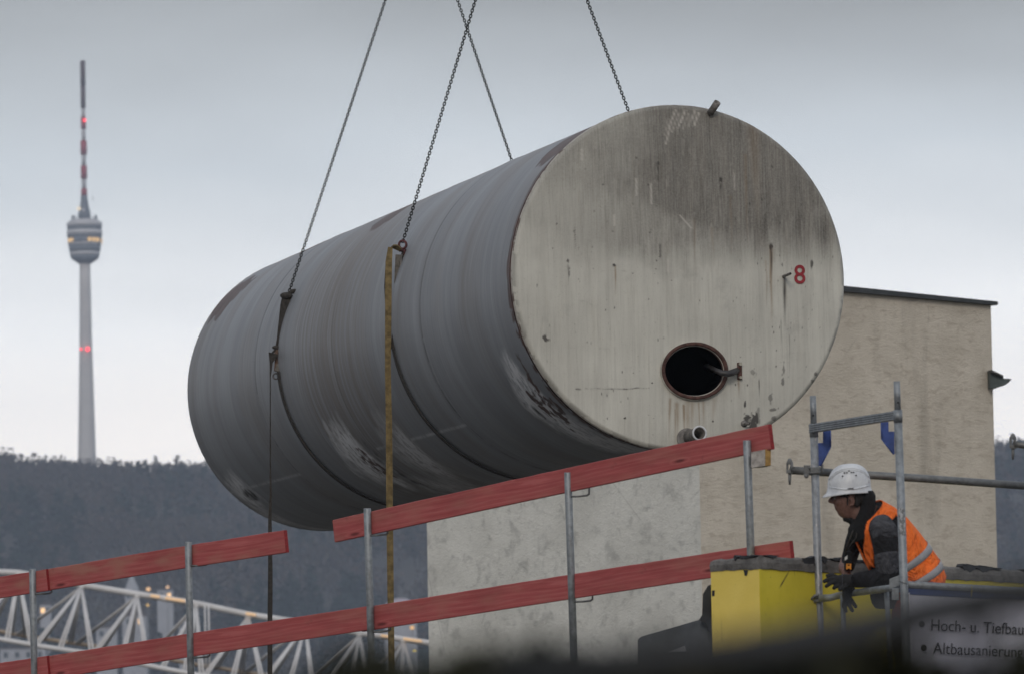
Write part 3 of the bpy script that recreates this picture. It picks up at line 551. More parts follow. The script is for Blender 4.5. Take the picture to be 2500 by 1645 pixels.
# --- back end
q=MB(); prof=[(RR,TL_),(RR-.02,TL_+.05),(RR-.10,TL_+.09),(RR*.6,TL_+.14),(.02,TL_+.16)]
q.loft([[Vector((r*math.cos(2*math.pi*i/96),s,r*math.sin(2*math.pi*i/96))) for i in range(96)] for r,s in prof]); o_=q.build('rear_end',simple('rear_plate_steel',(.12,.125,.135),.6,.2),tank)
# --- groove + skirt at front
def ring_part(name,prof,mt,seg=200):
    q=MB(); q.loft([[Vector((r*math.sin(2*math.pi*i/seg),s,r*math.cos(2*math.pi*i/seg))) for i in range(seg)] for r,s in prof],True,False); return q.build(name,mt,tank)
n=NT('rusty_weld_seam',.9); n.col(n.mix(n.mr(n.noise(sc=5,det=7,ro=.7),.4,.6),(.030,.017,.015),(.085,.045,.036))).bump(n.noise(sc=30,det=5),.006,.6)
ring_part('end_seam',[(RR+.001,.10),(RR-.012,.095),(RR-.012,.058),(RR+.000,.05)],n.m)
# --- face plate: oval manhole cut out
mhx,mhz,mha,mhb=.10,-.784,.255,.205
NA2,NR=760,250
an=np.linspace(0,2*np.pi,NA2,endpoint=False)[None,:]; tt=np.linspace(0,1,NR)[:,None]
mxx=mhx+mha*np.cos(an); mzz=mhz+mhb*np.sin(an)
RF=RR-.002; ox=RF*np.cos(an); oz=RF*np.sin(an)
# outer points along the same bearing from the manhole centre
dx,dz=np.cos(an),np.sin(an); bq=mhx*dx+mhz*dz; lam=-bq+np.sqrt(bq*bq-(mhx**2+mhz**2)+RF*RF); ox=mhx+lam*dx; oz=mhz+lam*dz
FX=mxx+(ox-mxx)*tt; FZ=mzz+(oz-mzz)*tt; rr_=np.sqrt(FX**2+FZ**2)/RF
FY=-.045*(1-rr_**2)+np.where(rr_>.975,.022*((rr_-.975)/.025)**2,0)+(fbm(FX*1.5+7,FZ*1.5,3,4)-.5)*.012
skirt=1
grime=np.zeros_like(FX); fr=np.zeros_like(FX); fd=np.zeros_like(FX); fp=np.zeros_like(FX)
st=fbm(FX*16,FZ*1.1,5,50); st2=fbm(FX*55,FZ*1.6,3,51); cl=fbm(FX*2.2+3,FZ*2.6+1,5,52)
edge=.22+.30*(FX<0)*np.clip(-FX,0,1.0)+ .22*(cl-.5)+.14*(st-.5)+.05*(st2-.5)+.25*(cl-.5)
grime=np.clip((FZ-edge+.24)/.62,0,1)*(.50+.50*np.exp(-((FX-.45)/.75)**2))
grime=np.clip(grime*1.55*(.78+.6*(cl-.3)),0,1); grime=np.clip(grime*.9,0,1); grime=np.maximum(grime,(.50+.34*np.clip((FX+.9)/.8,0,1))*np.clip((FZ-.0+.16*(st-.5)+.75*(cl-.5)+.16*np.clip(-FX,0,1))/.50,0,1)**.8*(.86+.45*(st2-.45))); grime=np.maximum(grime,.20+.25*(cl-.5)+.35*np.clip(st2-.5,0,1)+.25*(st-.5))
grime=np.maximum(grime,np.clip((FX+.1)/.6,0,1)*np.exp(-((FZ-.46)/.36)**2)*1.15*(.6+.8*(st-.3)))
grime=np.maximum(grime,.35*np.clip((FZ+.55)/.9,0,1)*np.clip((st2-.55)*6,0,1))
def streak(px,py0,py1,wd,arr,amt,seed,fade=True):
    x0,z0=face(px,py0); x1,z1=face(px,py1); xc=x0+(vnoise(FZ*5,FZ*0,seed)-.5)*.015; w_=wd*(1-.5*np.clip((z0-FZ)/(z0-z1),0,1))
    v=np.exp(-((FX-xc)/w_)**2)*np.clip((z0-FZ)/.02+1,0,1)*np.clip((FZ-z1)/(z0-z1)*(1.5 if fade else 8),0,1)*(.45+.55*fbm(FX*25,FZ*9,3,seed))
    np.maximum(arr,amt*v*1.5,out=arr)
for a_ in ((1879,603,800,.016,1.0,61),(1867,640,760,.010,.4,62),(1498,652,730,.008,.9,63),(1650,985,1080,.022,.75,64),(1668,990,1085,.012,.9,65),(1690,985,1070,.02,.5,66),(1715,980,1050,.014,.55,67),(1740,975,1040,.02,.35,68),(1632,975,1080,.014,.7,69),(1676,980,1084,.03,.55,76),(1645,1000,1088,.008,.8,77),(1705,985,1075,.008,.7,78),(1690,540,680,.012,.3,70),(1735,560,660,.01,.3,71),(1818,380,620,.014,.45,72),(1840,300,560,.05,.28,73),(1780,480,640,.012,.3,74),(1800,925,975,.012,.6,75)): streak(a_[0],a_[1],a_[2],a_[3],fr,a_[4],a_[5])
for a_ in ((1879,598,690,.012,.85,81),(1912,680,800,.016,.9,82),(1604,400,470,.007,.7,83),(1757,438,500,.006,.7,84),(1608,600,640,.006,.8,85),(1850,930,975,.005,.7,86),(1401,560,620,.003,.8,87),(1385,650,700,.006,.6,88),(1980,640,665,.008,.8,89),(1925,820,950,.004,.5,90),(1500,850,1040,.004,.2,91),(1905,785,900,.005,.4,92)): streak(a_[0],a_[1],a_[2],a_[3],fd,a_[4],a_[5])
def spot(px,py,rx,rz,arr,amt=1,seed=0,rag=.9):
    x0,z0=face(px,py); d=np.sqrt(((FX-x0)/rx)**2+((FZ-z0)/rz)**2)+(fbm(FX*30,FZ*30,4,seed)-.5)*rag*2
    np.maximum(arr,amt*np.clip((1-d)*3,0,1),out=arr)
for a_ in ((1879,606,.018,.03,1),(1604,402,.017,.022,.9),(1498,649,.015,.015,1),(1757,440,.012,.02,.9),(1332,826,.028,.03,.95),(1387,668,.014,.05,.7),(1385,640,.010,.02,.8),(1840,1031,.05,.07,1.2),(1848,1020,.018,.06,1.1),(1890,1025,.025,.05,.7),(1851,1010,.02,.08,.5),(1822,1026,.035,.05,1),(1818,985,.012,.04,1),(1880,970,.02,.05,.6),(1885,1000,.035,.015,.7),(1836,908,.03,.035,.5),(1985,930,.02,.02,.8),(1991,912,.02,.02,.8),(1910,930,.012,.03,.7),(1912,900,.012,.05,.6),(1740,1028,.012,.012,.9),(1608,612,.012,.05,.7),(1981,645,.012,.035,.9),(1590,935,.01,.01,.9),(1525,1020,.014,.012,1),(1275,815,.008,.03,.4)): spot(a_[0],a_[1],a_[2],a_[3],fd,a_[4],int(a_[0]*3+a_[1]))
x0,z0=face(1405,948); x1,_=face(1588,948); fd=np.maximum(fd,(FX>x0)*(FX<x1)*np.exp(-((FZ-z0-.004*np.sin(FX*30)-.01*(vnoise(FX*20,FX*0,3)-.5))/.006)**2)*np.clip(fbm(FX*22,FZ*3,3,95)*2.4-.75,0,1))
for (zc_,xa,xb,am,sd) in ((553,1285,1400,.5,1),(548,1400,1560,.35,2),(530,1560,1720,.5,3),(670,1270,1560,.30,4),(735,1390,1530,.35,5),(705,1320,1450,.3,6)):
    xa_,za=face(xa,zc_); xb_,_=face(xb,zc_); grime=np.maximum(grime,am*(1.15*np.clip((FX-xa_)*8,0,1)*np.clip((xb_-FX)*8,0,1))*np.exp(-((FZ-za-(fbm(FX*4,FX*0,3,100+sd)-.5)*.14)/(.008+.022*vnoise(FX*7,FX*0,sd)))**2)*np.clip(fbm(FX*11,FZ*14,4,sd)*2.2-.5,0,1.2))
rs=np.random.default_rng(5)
for i in range(330):
    x0=rs.uniform(-1.35,1.35); z0=rs.uniform(-1.35,1.0)
    if x0*x0+z0*z0>1.9: continue
    if rs.random()<.5 and x0<.5: continue
    d=np.sqrt(((FX-x0)/rs.uniform(.003,.006))**2+((FZ-z0)/rs.uniform(.003,.012))**2)+(st2-.5)*1.2; np.maximum(fd,rs.uniform(.3,.9)*np.clip(1.5-d,0,1),out=fd)
for i in range(90):   # pale scratches
    x0=rs.normal(.15,.45); z0=rs.uniform(.1,1.3); L=rs.uniform(.04,.18); an_=rs.uniform(-.10,.10) if i>22 else 0
    if i<8: x0,z0=face(1650+i*8,268+(i%3)*8); an_=.42; L=rs.uniform(.09,.17)
    if i==14: x0,z0=face(1640,290); an_=.28; L=.22
    if i==15: x0,z0=face(1630,290); an_=.22; L=.15
    if i==16: x0,z0=face(1655,525); an_=-.9; L=.12
    tz_=(z0-FZ); on=(tz_>0)*(tz_<L); xc=x0-tz_*an_
    np.maximum(fp,on*np.exp(-((FX-xc)/(.0085 if i<17 else .006))**2)*rs.uniform(.25,.75)*(1.15 if i<17 else .3),out=fp)
spot(1336,824,.012,.012,fp,1,5,.4)
fr=np.maximum(fr,.75*np.exp(-((np.sqrt(((FX-mhx)/(mha+.03))**2+((FZ-mhz)/(mhb+.03))**2)-1)/.05)**2)*(.3+.7*fbm(FX*12,FZ*12,4,96)))
edg=np.clip((rr_-.972)/.02,0,1)*(fbm(FX*9,FZ*9,4,97)>.55)*.35; fd=np.maximum(fd,edg*(FZ<.2)); 
att=np.stack([np.clip(grime,0,1),np.clip(fr,0,1),np.clip(fd,0,1),np.clip(fp,0,1)],-1)
n=NT('stained_cream_plate',.6,0,.4); at=n.attr('wear'); sp=n.t.nodes.new('ShaderNodeSeparateColor'); n.t.links.new(at.outputs['Color'],sp.inputs[0])
fs=n.noise(scale=(70,1,3.5),sc=1,det=6,ro=.65); fm=n.noise(scale=(14,1,1.4),sc=1,det=6,ro=.6,loc=(2,1,0)); gr_=n.noise(sc=60,det=5,ro=.8); br=n.noise(sc=1.3,det=4)
k=n.mix(n.mr(br,.3,.7),(.56,.55,.49),(.64,.63,.56)); k=n.mix(n.mr(fs,.52,.75,0,.30),k,(.33,.31,.25)); k=n.mix(n.mr(fm,.55,.8,0,.25),k,(.36,.33,.25)); k=n.mix(n.mr(n.noise(sc=90,det=4,ro=.7),.60,.70,0,.45),k,(.20,.18,.15)); k=n.mix(n.mr(n.noise(scale=(9,1,.8),sc=1,det=5,ro=.7,loc=(4,0,8)),.60,.78,0,.40),k,(.36,.29,.18)); k=n.mix(n.mr(n.noise(sc=3.2,det=7,ro=.72,loc=(1,5,3)),.55,.70,0,.22),k,(.28,.27,.25))
gm=n.math('MULTIPLY',sp.outputs[0],n.mr(n.math('ADD',fs,gr_),.7,1.3,.74,1.0)); k=n.mix(gm,k,n.mix(n.mr(fm,.35,.65),(.066,.058,.051),(.115,.102,.088)))
k=n.mix(n.math('MULTIPLY',sp.outputs[0],n.mr(gr_,.62,.74,0,.45)),k,(.34,.32,.28))
k=n.mix(n.math('MULTIPLY',sp.outputs[1],.72),k,n.mix(gr_,(.15,.075,.035),(.27,.18,.08))); k=n.mix(n.math('MULTIPLY',sp.outputs[2],.9),k,(.030,.026,.024)); k=n.mix(at.outputs['Alpha'],k,(.52,.49,.44))
n.col(k); n.rough(n.mr(sp.outputs[0],0,1,.5,.85)); n.bump(n.math('SUBTRACT',gr_,n.math('MULTIPLY',sp.outputs[2],1.5)),.004,.35); M['face']=n.m
fo_=grid_mesh('end_plate',FX,FY,FZ,n.m,tank,True,{'wear':att}); 
n=NT('cream_rim_paint',.6); n.col(n.mix(n.mr(n.noise(sc=9,det=7,ro=.7),.50,.60),(.40,.38,.34),(.12,.085,.07))); 
ring_part('rim_skirt',[(RF,.022),(RR+.004,.032),(RR+.004,.052)],n.m)
# inside darkness: inner end and liner
q=MB(); q.loft([[Vector((r*math.sin(2*math.pi*i/64),s,r*math.cos(2*math.pi*i/64))) for i in range(64)] for r,s in ((1.40,.12),(1.40,12.6),(.01,12.62))],True,False); q.build('tank_lining',M['dark'],tank)
# manhole ring, neck
def ell(a,b,y,seg=96,cx=mhx,cz=mhz): return [Vector((cx+a*math.cos(2*math.pi*i/seg),y,cz+b*math.sin(2*math.pi*i/seg))) for i in range(seg)]
q=MB(); q.loft([ell(mha+.006,mhb+.006,.03),ell(mha+.006,mhb+.006,-.055),ell(mha+.034,mhb+.034,-.058),ell(mha+.036,mhb+.036,-.02),ell(mha+.030,mhb+.030,.0)],True,False)
q.build('manhole_ring',M['rust'],tank)
q=MB(); q.loft([ell(mha+.0365,mhb+.0365,-.050),ell(mha+.041,mhb+.041,-.048),ell(mha+.046,mhb+.046,-.01),ell(mha+.048,mhb+.048,.02)],True,False); q.build('manhole_collar',simple('chipped_cream_paint',(.42,.41,.36),.7,0,.3,12),tank)
q=MB(); q.loft([ell(mha+.004,mhb+.004,.03),ell(mha+.004,mhb+.004,.30)],True,False); q.build('manhole_neck',M['dark'],tank)
# pipes on the face (local coordinates)
def fl(px,py,y=0): x,z=face(px,py); return Vector((x,y,z))
M['pipe']=simple('dull_pipe_steel',(.17,.16,.15),.6,.4,.35,30); M['pipe_d']=simple('dark_bent_pipe',(.045,.043,.044),.45,.3,.3,20)
q=MB(); a_=fl(1733,277,-.0); q.pipe(a_+Vector((0,.02,-.03)),a_+Vector((-.045,-.30,.045)),.030,.024); 
q=MB(); q.pipe(fl(1732,278,-.02),fl(1743,254,-.10),.030,.025); q.build('vent_pipe',M['pipe'],tank)
def at_depth(px,py,y):   # local point seen at px,py, y metres along the axis
    d=ray(px,py); o=TC+TA*y; t=((o-CAM)@TA)/(d@TA); q=CAM+d*t-TC; return Vector((q@TX,q@TA,q@TZ))
q=MB(); q.pipe(at_depth(1910,676,0),at_depth(1929.5,668.5,-.22),.0115,.008,16); q.build('pipe_stub',M['pipe'],tank)
q=MB(); q.ball(at_depth(1911,676,-.01),.022); q.ball(at_depth(1918,685,-.015),.010); q.build('weld_lump',M['rust'],tank)
q=MB(); q.pipe(at_depth(1816,1034,0),at_depth(1830,1034,-.18),.012,.008,16); q.ball(at_depth(1816,1034,0),.03); q.build('pipe_stub',M['pipe'],tank)
q=MB(); q.pipe(at_depth(1680,1068,.0),at_depth(1708,1057,-.34),.056,.048,32); q.build('drain_pipe',M['pipe'],tank)
q=MB(); e_=at_depth(1708,1057,-.34)-at_depth(1680,1068,0); q.torus(at_depth(1708,1057,-.343),e_,.056,.0085,40,10); q.build('pipe_gasket',simple('pale_gasket',(.50,.51,.52),.6,0,.2,20),tank)
q=MB(); q.tube([at_depth(1676,1070,.0),at_depth(1678,1069,-.05)],.085,32); q.build('pipe_flange',M['pipe'],tank)
q=MB(); q.tube([at_depth(1725,893,.30),at_depth(1738,899,.06),at_depth(1748,904,-.09),at_depth(1762,910,-.13),at_depth(1778,912,-.14),at_depth(1788,909,-.12),at_depth(1797,905,-.05),at_depth(1801,903,-.0)],[.021,.021,.022,.024,.027,.028,.026,.024],20); q.build('bent_pipe',M['pipe_d'],tank)
cc_=fl(1803,906,-.02); q=MB(); q.box(cc_+Vector((0,0,0)),(.020,0,0),(0,.018,0),(0,0,.072)); q.build('clamp_plate',M['rust'],tank,bev=.004)
for dz_ in (.055,-.055): q=MB(); q.tube([cc_+Vector((0,-.018,dz_)),cc_+Vector((0,-.045,dz_))],.013,8); q.build('bolt',simple('cream_bolt',(.36,.34,.28)),tank)
# number 8
def text_mesh(s,size=1,offset=0,ex=.002):
    cu=bpy.data.curves.new('txt','FONT'); cu.body=s; cu.size=size; cu.offset=offset; cu.extrude=ex
    o=bpy.data.objects.new('txt',cu); C.objects.link(o); bpy.context.view_layer.update()
    me=bpy.data.meshes.new_from_object(o.evaluated_get(bpy.context.evaluated_depsgraph_get())); bpy.data.objects.remove(o)
    a=np.empty(len(me.vertices)*3,'f'); me.vertices.foreach_get('co',a); return me,a.reshape(-1,3)
me,co=text_mesh('8',1,.010); lo,hi=co.min(0),co.max(0); hgt=47*47.4/F0; wdt=27.5*47.4/F0/.965
co2=(co-(lo+hi)/2)/(hi-lo)*np.array([wdt,hgt,.002]); x_,z_=face(1950,671); yf=float(-.045*(1-(x_*x_+z_*z_)/RF**2))
loc=np.stack([x_+co2[:,0],yf-.006-co2[:,2],z_+co2[:,1]],-1); me.vertices.foreach_set('co',loc.astype('f').ravel()); me.name='number_marking'
me.materials.append(simple('red_number_paint',(.26,.012,.02),.6,0,.25,30)); o=bpy.data.objects.new('number_marking',me); C.objects.link(o); o.parent=tank

# ------------------------------------------------------------------ slings and chains
def tw(x,s,z): return Vector(TC+TX*x+TA*s+TZ*z)          # tank-local to world
def plane_pt(px,py,s): x,z=face(px,py,s); return x,z
M['web_dark']=simple('dirty_dark_webbing',(.040,.036,.032),.95,0,.4,40); M['web_tan']=simple('worn_tan_webbing',(.17,.125,.055),.95,0,.4,22); M['web_grey']=simple('grey_webbing',(.13,.12,.105),.95,0,.3,30); M['shackle']=simple('rusty_red_shackle',(.10,.035,.035),.6,.4,.4,30); M['steelhook']=simple('worn_steel_hook',(.14,.13,.12),.45,.7,.3,30)
def band(s0,t0,t1,wd,th,n_=90,R=RR):
    q=MB(); rings=[]
    for i in range(n_+1):
        t=t0+(t1-t0)*i/n_; d=TX*math.sin(t)+TZ*math.cos(t); rr=R+.012
        rings.append([Vector(TC+TA*(s0+a)+d*(rr+b)) for a,b in ((-wd/2,0),(wd/2,0),(wd/2,th),(-wd/2,th))])
    return q.loft(rings,False,True)
def chain_link(q,c,t,u,v,k):
    rc,hs,rw=.0112,.0072,.0046; path=[]
    for i in range(6): a=-math.pi/2+math.pi*i/5; path.append((rc*math.sin(a),hs+rc*math.cos(a)))
    for i in range(6): a=math.pi/2+math.pi*i/5; path.append((rc*math.sin(a),-hs+rc*math.cos(a)))
    side=u; nrm=v; rings=[]; n_=len(path)
    for i,(a,b) in enumerate(path):
        p=c+side*a+t*b; a2,b2=path[(i+1)%n_]; a1,b1=path[i-1]; tg=(side*(a2-a1)+t*(b2-b1)).normalized(); o=tg.cross(nrm)
        rings.append([p+rw*(math.cos(2*math.pi*j/6)*o+math.sin(2*math.pi*j/6)*nrm) for j in range(6)])
    q.loft(rings,True,False,True)
def chain(a,b,label,ph=.0,tw_=.004):
    a,b=Vector(a),Vector(b); q=MB(); L=(b-a).length; t=(b-a).normalized(); n_=int(L/.026); u,v=perp(t)
    x=Vector(RT)-t*t.dot(Vector(RT)); x.normalize(); y=t.cross(x); sag=L*.003
    for i in range(n_):
        f=(i+.5)/n_; c=a+t*L*f-Vector((0,0,1))*sag*math.sin(math.pi*f); an=ph+ (i%2)*math.pi/2+.13*math.sin(i*.045+ph*30)
        u_=math.cos(an)*x+math.sin(an)*y; v_=-math.sin(an)*x+math.cos(an)*y; chain_link(q,c,t,u_,v_,i)
    o=q.build('lifting_chain',M['chain'],fix=False); return tag(o,label,'chain','lifting chains above the tank')
s1,s2=8.55,4.09
def dep(p): return float((np.array(p)-CAM)@fw)
x1,z1=plane_pt(706,712,s1); x2,z2=plane_pt(983,592,s2); E1=tw(x1,s1,z1); E2=tw(x2,s2,z2); d1,d2=dep(E1),dep(E2)
H1=W(978,-330,dep(tw(0,s1,1.45))); H2=W(1244,-420,dep(tw(0,s2,1.45)))
def through(pe,qx,de,Hp): # top point on line in image from pe through (qx,0)
    return Hp
def hookpt(xb,yb,xt,Hd,yH): x=xb+(xt-xb)*(yb-yH)/yb; return W(x,yH,Hd)
chain(E1,hookpt(706,712,940,dep(H1),-330),'leftmost lifting chain, ending at the knotted dark strap on the tank side',.05)
chain(E2,hookpt(983,592,1160,dep(H2),-420),'lifting chain ending at the red shackle above the tan strap',.12)
E3=W(1262,430,56.3); E4=W(1548,308,51.9)
chain(E3,hookpt(1262,430,1117.6,dep(H1),-330),'lifting chain crossing another and vanishing behind the top of the tank middle',-.08)
chain(E4,hookpt(1548,308,1433.8,dep(H2),-420),'rightmost lifting chain, vanishing behind the rim of the cream end',.0)
for H_,lb in ((W(980,-345,dep(H1)),'steel ring where the two rear chains meet above the tank'),(W(1247,-436,dep(H2)),'steel ring where the two front chains meet above the tank')):
    q=MB(); q.torus(H_,fw,.07,.012); tag(q.build('lifting_ring',M['chain']),lb,'ring','lifting rings')
# near sling: strap round the tank + dark strap up to shackle
def flat(pts,wd,th,q=None,wdir=None):   # ribbon through world pts
    q=q or MB(); rings=[]; pts=[Vector(p) for p in pts]
    ws=wd if isinstance(wd,(list,tuple)) else [wd]*len(pts)
    for i,p in enumerate(pts):
        t=(pts[min(i+1,len(pts)-1)]-pts[max(i-1,0)]).normalized(); d=wdir if wdir is not None else Vector(RT); u=(Vector(d)-t*t.dot(Vector(d))).normalized(); v=t.cross(u)
        rings.append([p+u*ws[i]/2+v*th/2,p-u*ws[i]/2+v*th/2,p-u*ws[i]/2-v*th/2,p+u*ws[i]/2-v*th/2])
    return q.loft(rings,False,True)
sling2=thing('lifting_sling','dark webbing sling around the tank below the red shackle','sling',tw(-RR-.05,s2,-1.4),'slings around the tank')
tA=cyl(968,850)[1]
band(s2,tA,-math.pi*1.5-.6,.055,.010).build('belly_strap',M['web_dark'],sling2)
T0=tw(*[ (RR+.02)*math.sin(tA),s2,(RR+.02)*math.cos(tA)])
flat([W(985,612,d2-.02),W(982,650,d2-.02),W(976,720,d2-.01),W(969,790,(d2+dep(T0))/2-.01),T0],[.03,.05,.055,.055,.055],.014).build('rising_strap',M['web_dark'],sling2)
flat([W(973,622,d2-.03),W(971,680,d2-.03),W(968,740,d2-.02),W(966,800,(d2+dep(T0))/2-.05)],[.055,.06,.05,.04],.010).build('strap_fold',M['web_grey'],sling2)
q=MB(); q.torus(W(983,598,d2-.02),Vector(RT)*.4+Vector(fw),.036,.0115,28,10); q.tube([W(974,612,d2-.02),W(992,612,d2-.02)],.013,12); q.torus(W(985,616,d2-.02),Vector(RT)+Vector(fw)*.5,.022,.008,20,8); tag(q.build('shackle',M['shackle']),'rusty red shackle joining the chain and the front sling','shackle')
q=MB(); q.tube([W(981,622,d2-.05),W(977,655,d2-.05),W(974,668,d2-.05)],.008,10); q.tube([W(988,622,d2-.05),W(984,650,d2-.05),W(975,668,d2-.05)],.007,10); tag(q.build('sling_hook',M['steelhook']),'narrow steel hook just below the red shackle','hook')
# hanging tan strap
q=MB(); flat([W(953,604,d2-.10),W(949,640,d2-.12),W(948,760,d2-.14),W(947,900,d2-.15),W(950,1060,d2-.15),W(951,1230,d2-.15),W(953,1400,d2-.15),W(955,1560,d2-.15),W(957,1720,d2-.15)],[.042,.060,.058,.052,.058,.060,.058,.056,.055],.006,q)
tanstrap=thing('hanging_strap','long tan webbing strap hanging straight down in front of the tank','strap',W(957,1720,d2-.15))
q.build('strap_web',M['web_tan'],tanstrap)
flat([W(958,601,d2-.105),W(966,603,d2-.09),W(977,610,d2-.06)],[.05,.06,.04],.012).build('strap_top_fold',M['web_tan'],tanstrap)
flat([W(944,640,d2-.11),W(942,700,d2-.125),W(944,760,d2-.13)],[.02,.03,.02],.006).build('strap_edge',M['web_dark'],tanstrap)
# rear sling
sling1=thing('lifting_sling','dark webbing sling around the far half of the tank, knotted at its top','sling',tw(-RR-.05,s1,-1.4),'slings around the tank')
tB=cyl(686,905)[1]
band(s1,tB,-math.pi*1.5-.6,.06,.012).build('belly_strap',M['web_dark'],sling1)
T1=tw((RR+.02)*math.sin(tB),s1,(RR+.02)*math.cos(tB))
flat([W(699,726,d1),W(695,745,d1),W(689,785,d1+.0),W(681,830,d1-.01),W(676,850,d1-.01)],[.085,.085,.07,.045,.035],.014).build('rising_strap',M['web_dark'],sling1)
flat([W(712,722,d1+.02),W(704,770,d1+.01),W(690,820,d1),W(685,850,d1),W(684,880,d1),T1],[.02,.02,.025,.035,.05,.06],.012).build('rising_strap',M['web_grey'],sling1)
q=MB(); q.ball(W(699,722,d1-.01),.05,12,8,(Vector(RT)*.062,Vector(fw)*.03,Vector(UP)*.034)); q.ball(W(714,712,d1),.03,10,6,(Vector(RT)*.04,Vector(fw)*.02,(Vector(UP)+Vector(RT)*.7)*.026)); q.build('knot',M['web_dark'],sling1)
q=MB(); q.ball(W(675,848,d1-.02),.03,10,6,(Vector(RT)*.045,Vector(fw)*.02,Vector(UP)*.022)); q.ball(W(668,858,d1-.02),.03,10,6,((Vector(RT)+Vector(UP))*.03,Vector(fw)*.02,Vector(UP)*.016)); q.build('lower_knot',M['web_dark'],sling1)
flat([W(676,850,d1-.02),W(675,880,d1-.03),W(674,905,d1-.03)],[.05,.035,.04],.012).build('hook_strap',simple('brownish_webbing',(.12,.075,.055)),sling1)
q=MB(); q.torus(W(673,918,d1-.04),Vector(fw)+Vector(RT)*.4,.028,.007,20,8,0.8,6.6); q.tube([W(681,858,d1-.03),W(679,900,d1-.03)],.009,10); q.ball(W(682,862,d1-.04),.016); tag(q.build('sling_hook',M['steelhook']),'open steel hook dangling at the lower knot of the rear sling','hook')
hs=thing('hanging_strap','thin dark webbing strap seen edge on, hanging at the left of the tank','strap',W(658,1740,d1-.10))
pts=[(668,862,.10),(662,885,.03),(660,920,.010),(660,1010,.010),(660,1120,.012),(661,1200,.02),(659,1270,.035),(660,1400,.045),(659,1520,.048),(659,1740,.048)]
flat([W(x,y,d1-.08) for x,y,_ in pts],[w_ for *_,w_ in pts],.009).build('strap_web',M['web_dark'],hs)

# ------------------------------------------------------------------ scaffold
def wt(pts,r,seg=20,q=None): q=q or MB(); return q.tube([W(*p) for p in pts],r,seg)
base0=W(2001,1544,34.4)
sc=thing('scaffold','galvanised scaffold frame with blue corner brackets around the leaning worker','scaffold',(base0.x,base0.y,0))
dl,dr=34.4,33.25
def lerp_line(a,b,y): t=(y-a[1])/(b[1]-a[1]); return a[0]+(b[0]-a[0])*t
LA,LB=(1984.5,965.5),(2001.5,1544); RA,RB=(2189.2,930),(2212.6,1588)
def lp(y): return (lerp_line(LA,LB,y),y,dl)
def rpp(y): return (lerp_line(RA,RB,y),y,dr)
def grounded(a,b,r,nm,mt):  # tube from a down through b to the ground
    A=W(*a);B=W(*b); d=(B-A).normalized(); G_=A+d*((A.z-0)/-d.z); q=MB(); q.tube([A,B,G_],r,24); return q.build(nm,M[mt],sc)
grounded(lp(1034),(LB[0],LB[1],dl),.0242,'left_post','galv_dirty').name='post'
grounded(rpp(1000),(RB[0],RB[1],dr),.0242,'post','galv')
for a_,b_,q_ in ((lp(965.5),lp(1036),0),(rpp(930),rpp(1002),1)):
    q=MB(); q.pipe(W(*b_),W(*a_),.0188,.015); q.build('spigot',M['galv'],sc)
    h_=W(a_[0]-(0 if q_==0 else -2)+1,a_[1]+(48 if q_==0 else 52),a_[2]-.0185); q=MB(); q.ball(h_,.005); q.build('pin_hole',M['dark'],sc)
for a_,b_ in ((lp(1033),lp(1066)),(rpp(1000),rpp(1030))):
    q=MB(); q.tube([W(*a_),W(*b_)],.0262,24); q.build('collar',M['galv'],sc)
# ribbed transom
tA_,tB_=W(1984,1045,dl-.0),W(2189,1013.5,dr+.0); ax_=(tB_-tA_); L_=ax_.length; ax_.normalize(); up_=Vector(UP)-ax_*ax_.dot(Vector(UP)); up_.normalize(); nn_=ax_.cross(up_)
if nn_.dot(Vector(fw))>0: nn_=-nn_
q=MB(); prof=[]; 
for i in range(13):
    z=-.026+.052*i/12; prof.append((.017+(.004 if i%3==1 else 0),z))
ring=lambda p:[p+nn_*a+up_*b for a,b in prof]+[p-nn_*.017+up_*.026,p-nn_*.017-up_*.026]
q.loft([ring(tA_-ax_*.015),ring(tB_+ax_*.0)],False,True); q.build('transom',M['galv'],sc)
z4=lambda x,y:(1890+x/4.35,900+y/4.35)
def plate(pts,d,th,nm,mt,par,rim=0):
    q=MB(); q.prism([W(*z4(x,y),d) for x,y in pts],Vector(fw)*th); return q.build(nm,M[mt],par,bev=.002)
plate([(520,655),(597,652),(600,825),(493,1030),(440,1028),(436,800),(457,785),(518,783)],dl-.006,.014,'corner_bracket','blue',sc)
plate([(1138,568),(1215,560),(1217,662),(1276,662),(1280,905),(1268,905),(1142,742)],dr+.0,.014,'corner_bracket','blue',sc)
for pts,d in (([(520,655),(597,652),(600,825),(493,1030)],dl-.012),([(1142,742),(1138,568)],dr-.006),([(1142,742),(1268,905)],dr-.006)):
    q=MB()
    for a_,b_ in zip(pts,pts[1:]):
        if pts[0]==(520,655) and a_==(520,655): continue
        q.tube([W(*z4(*a_),d),W(*z4(*b_),d)],.0045,8)
    q.build('bracket_rim',M['blue'],sc)
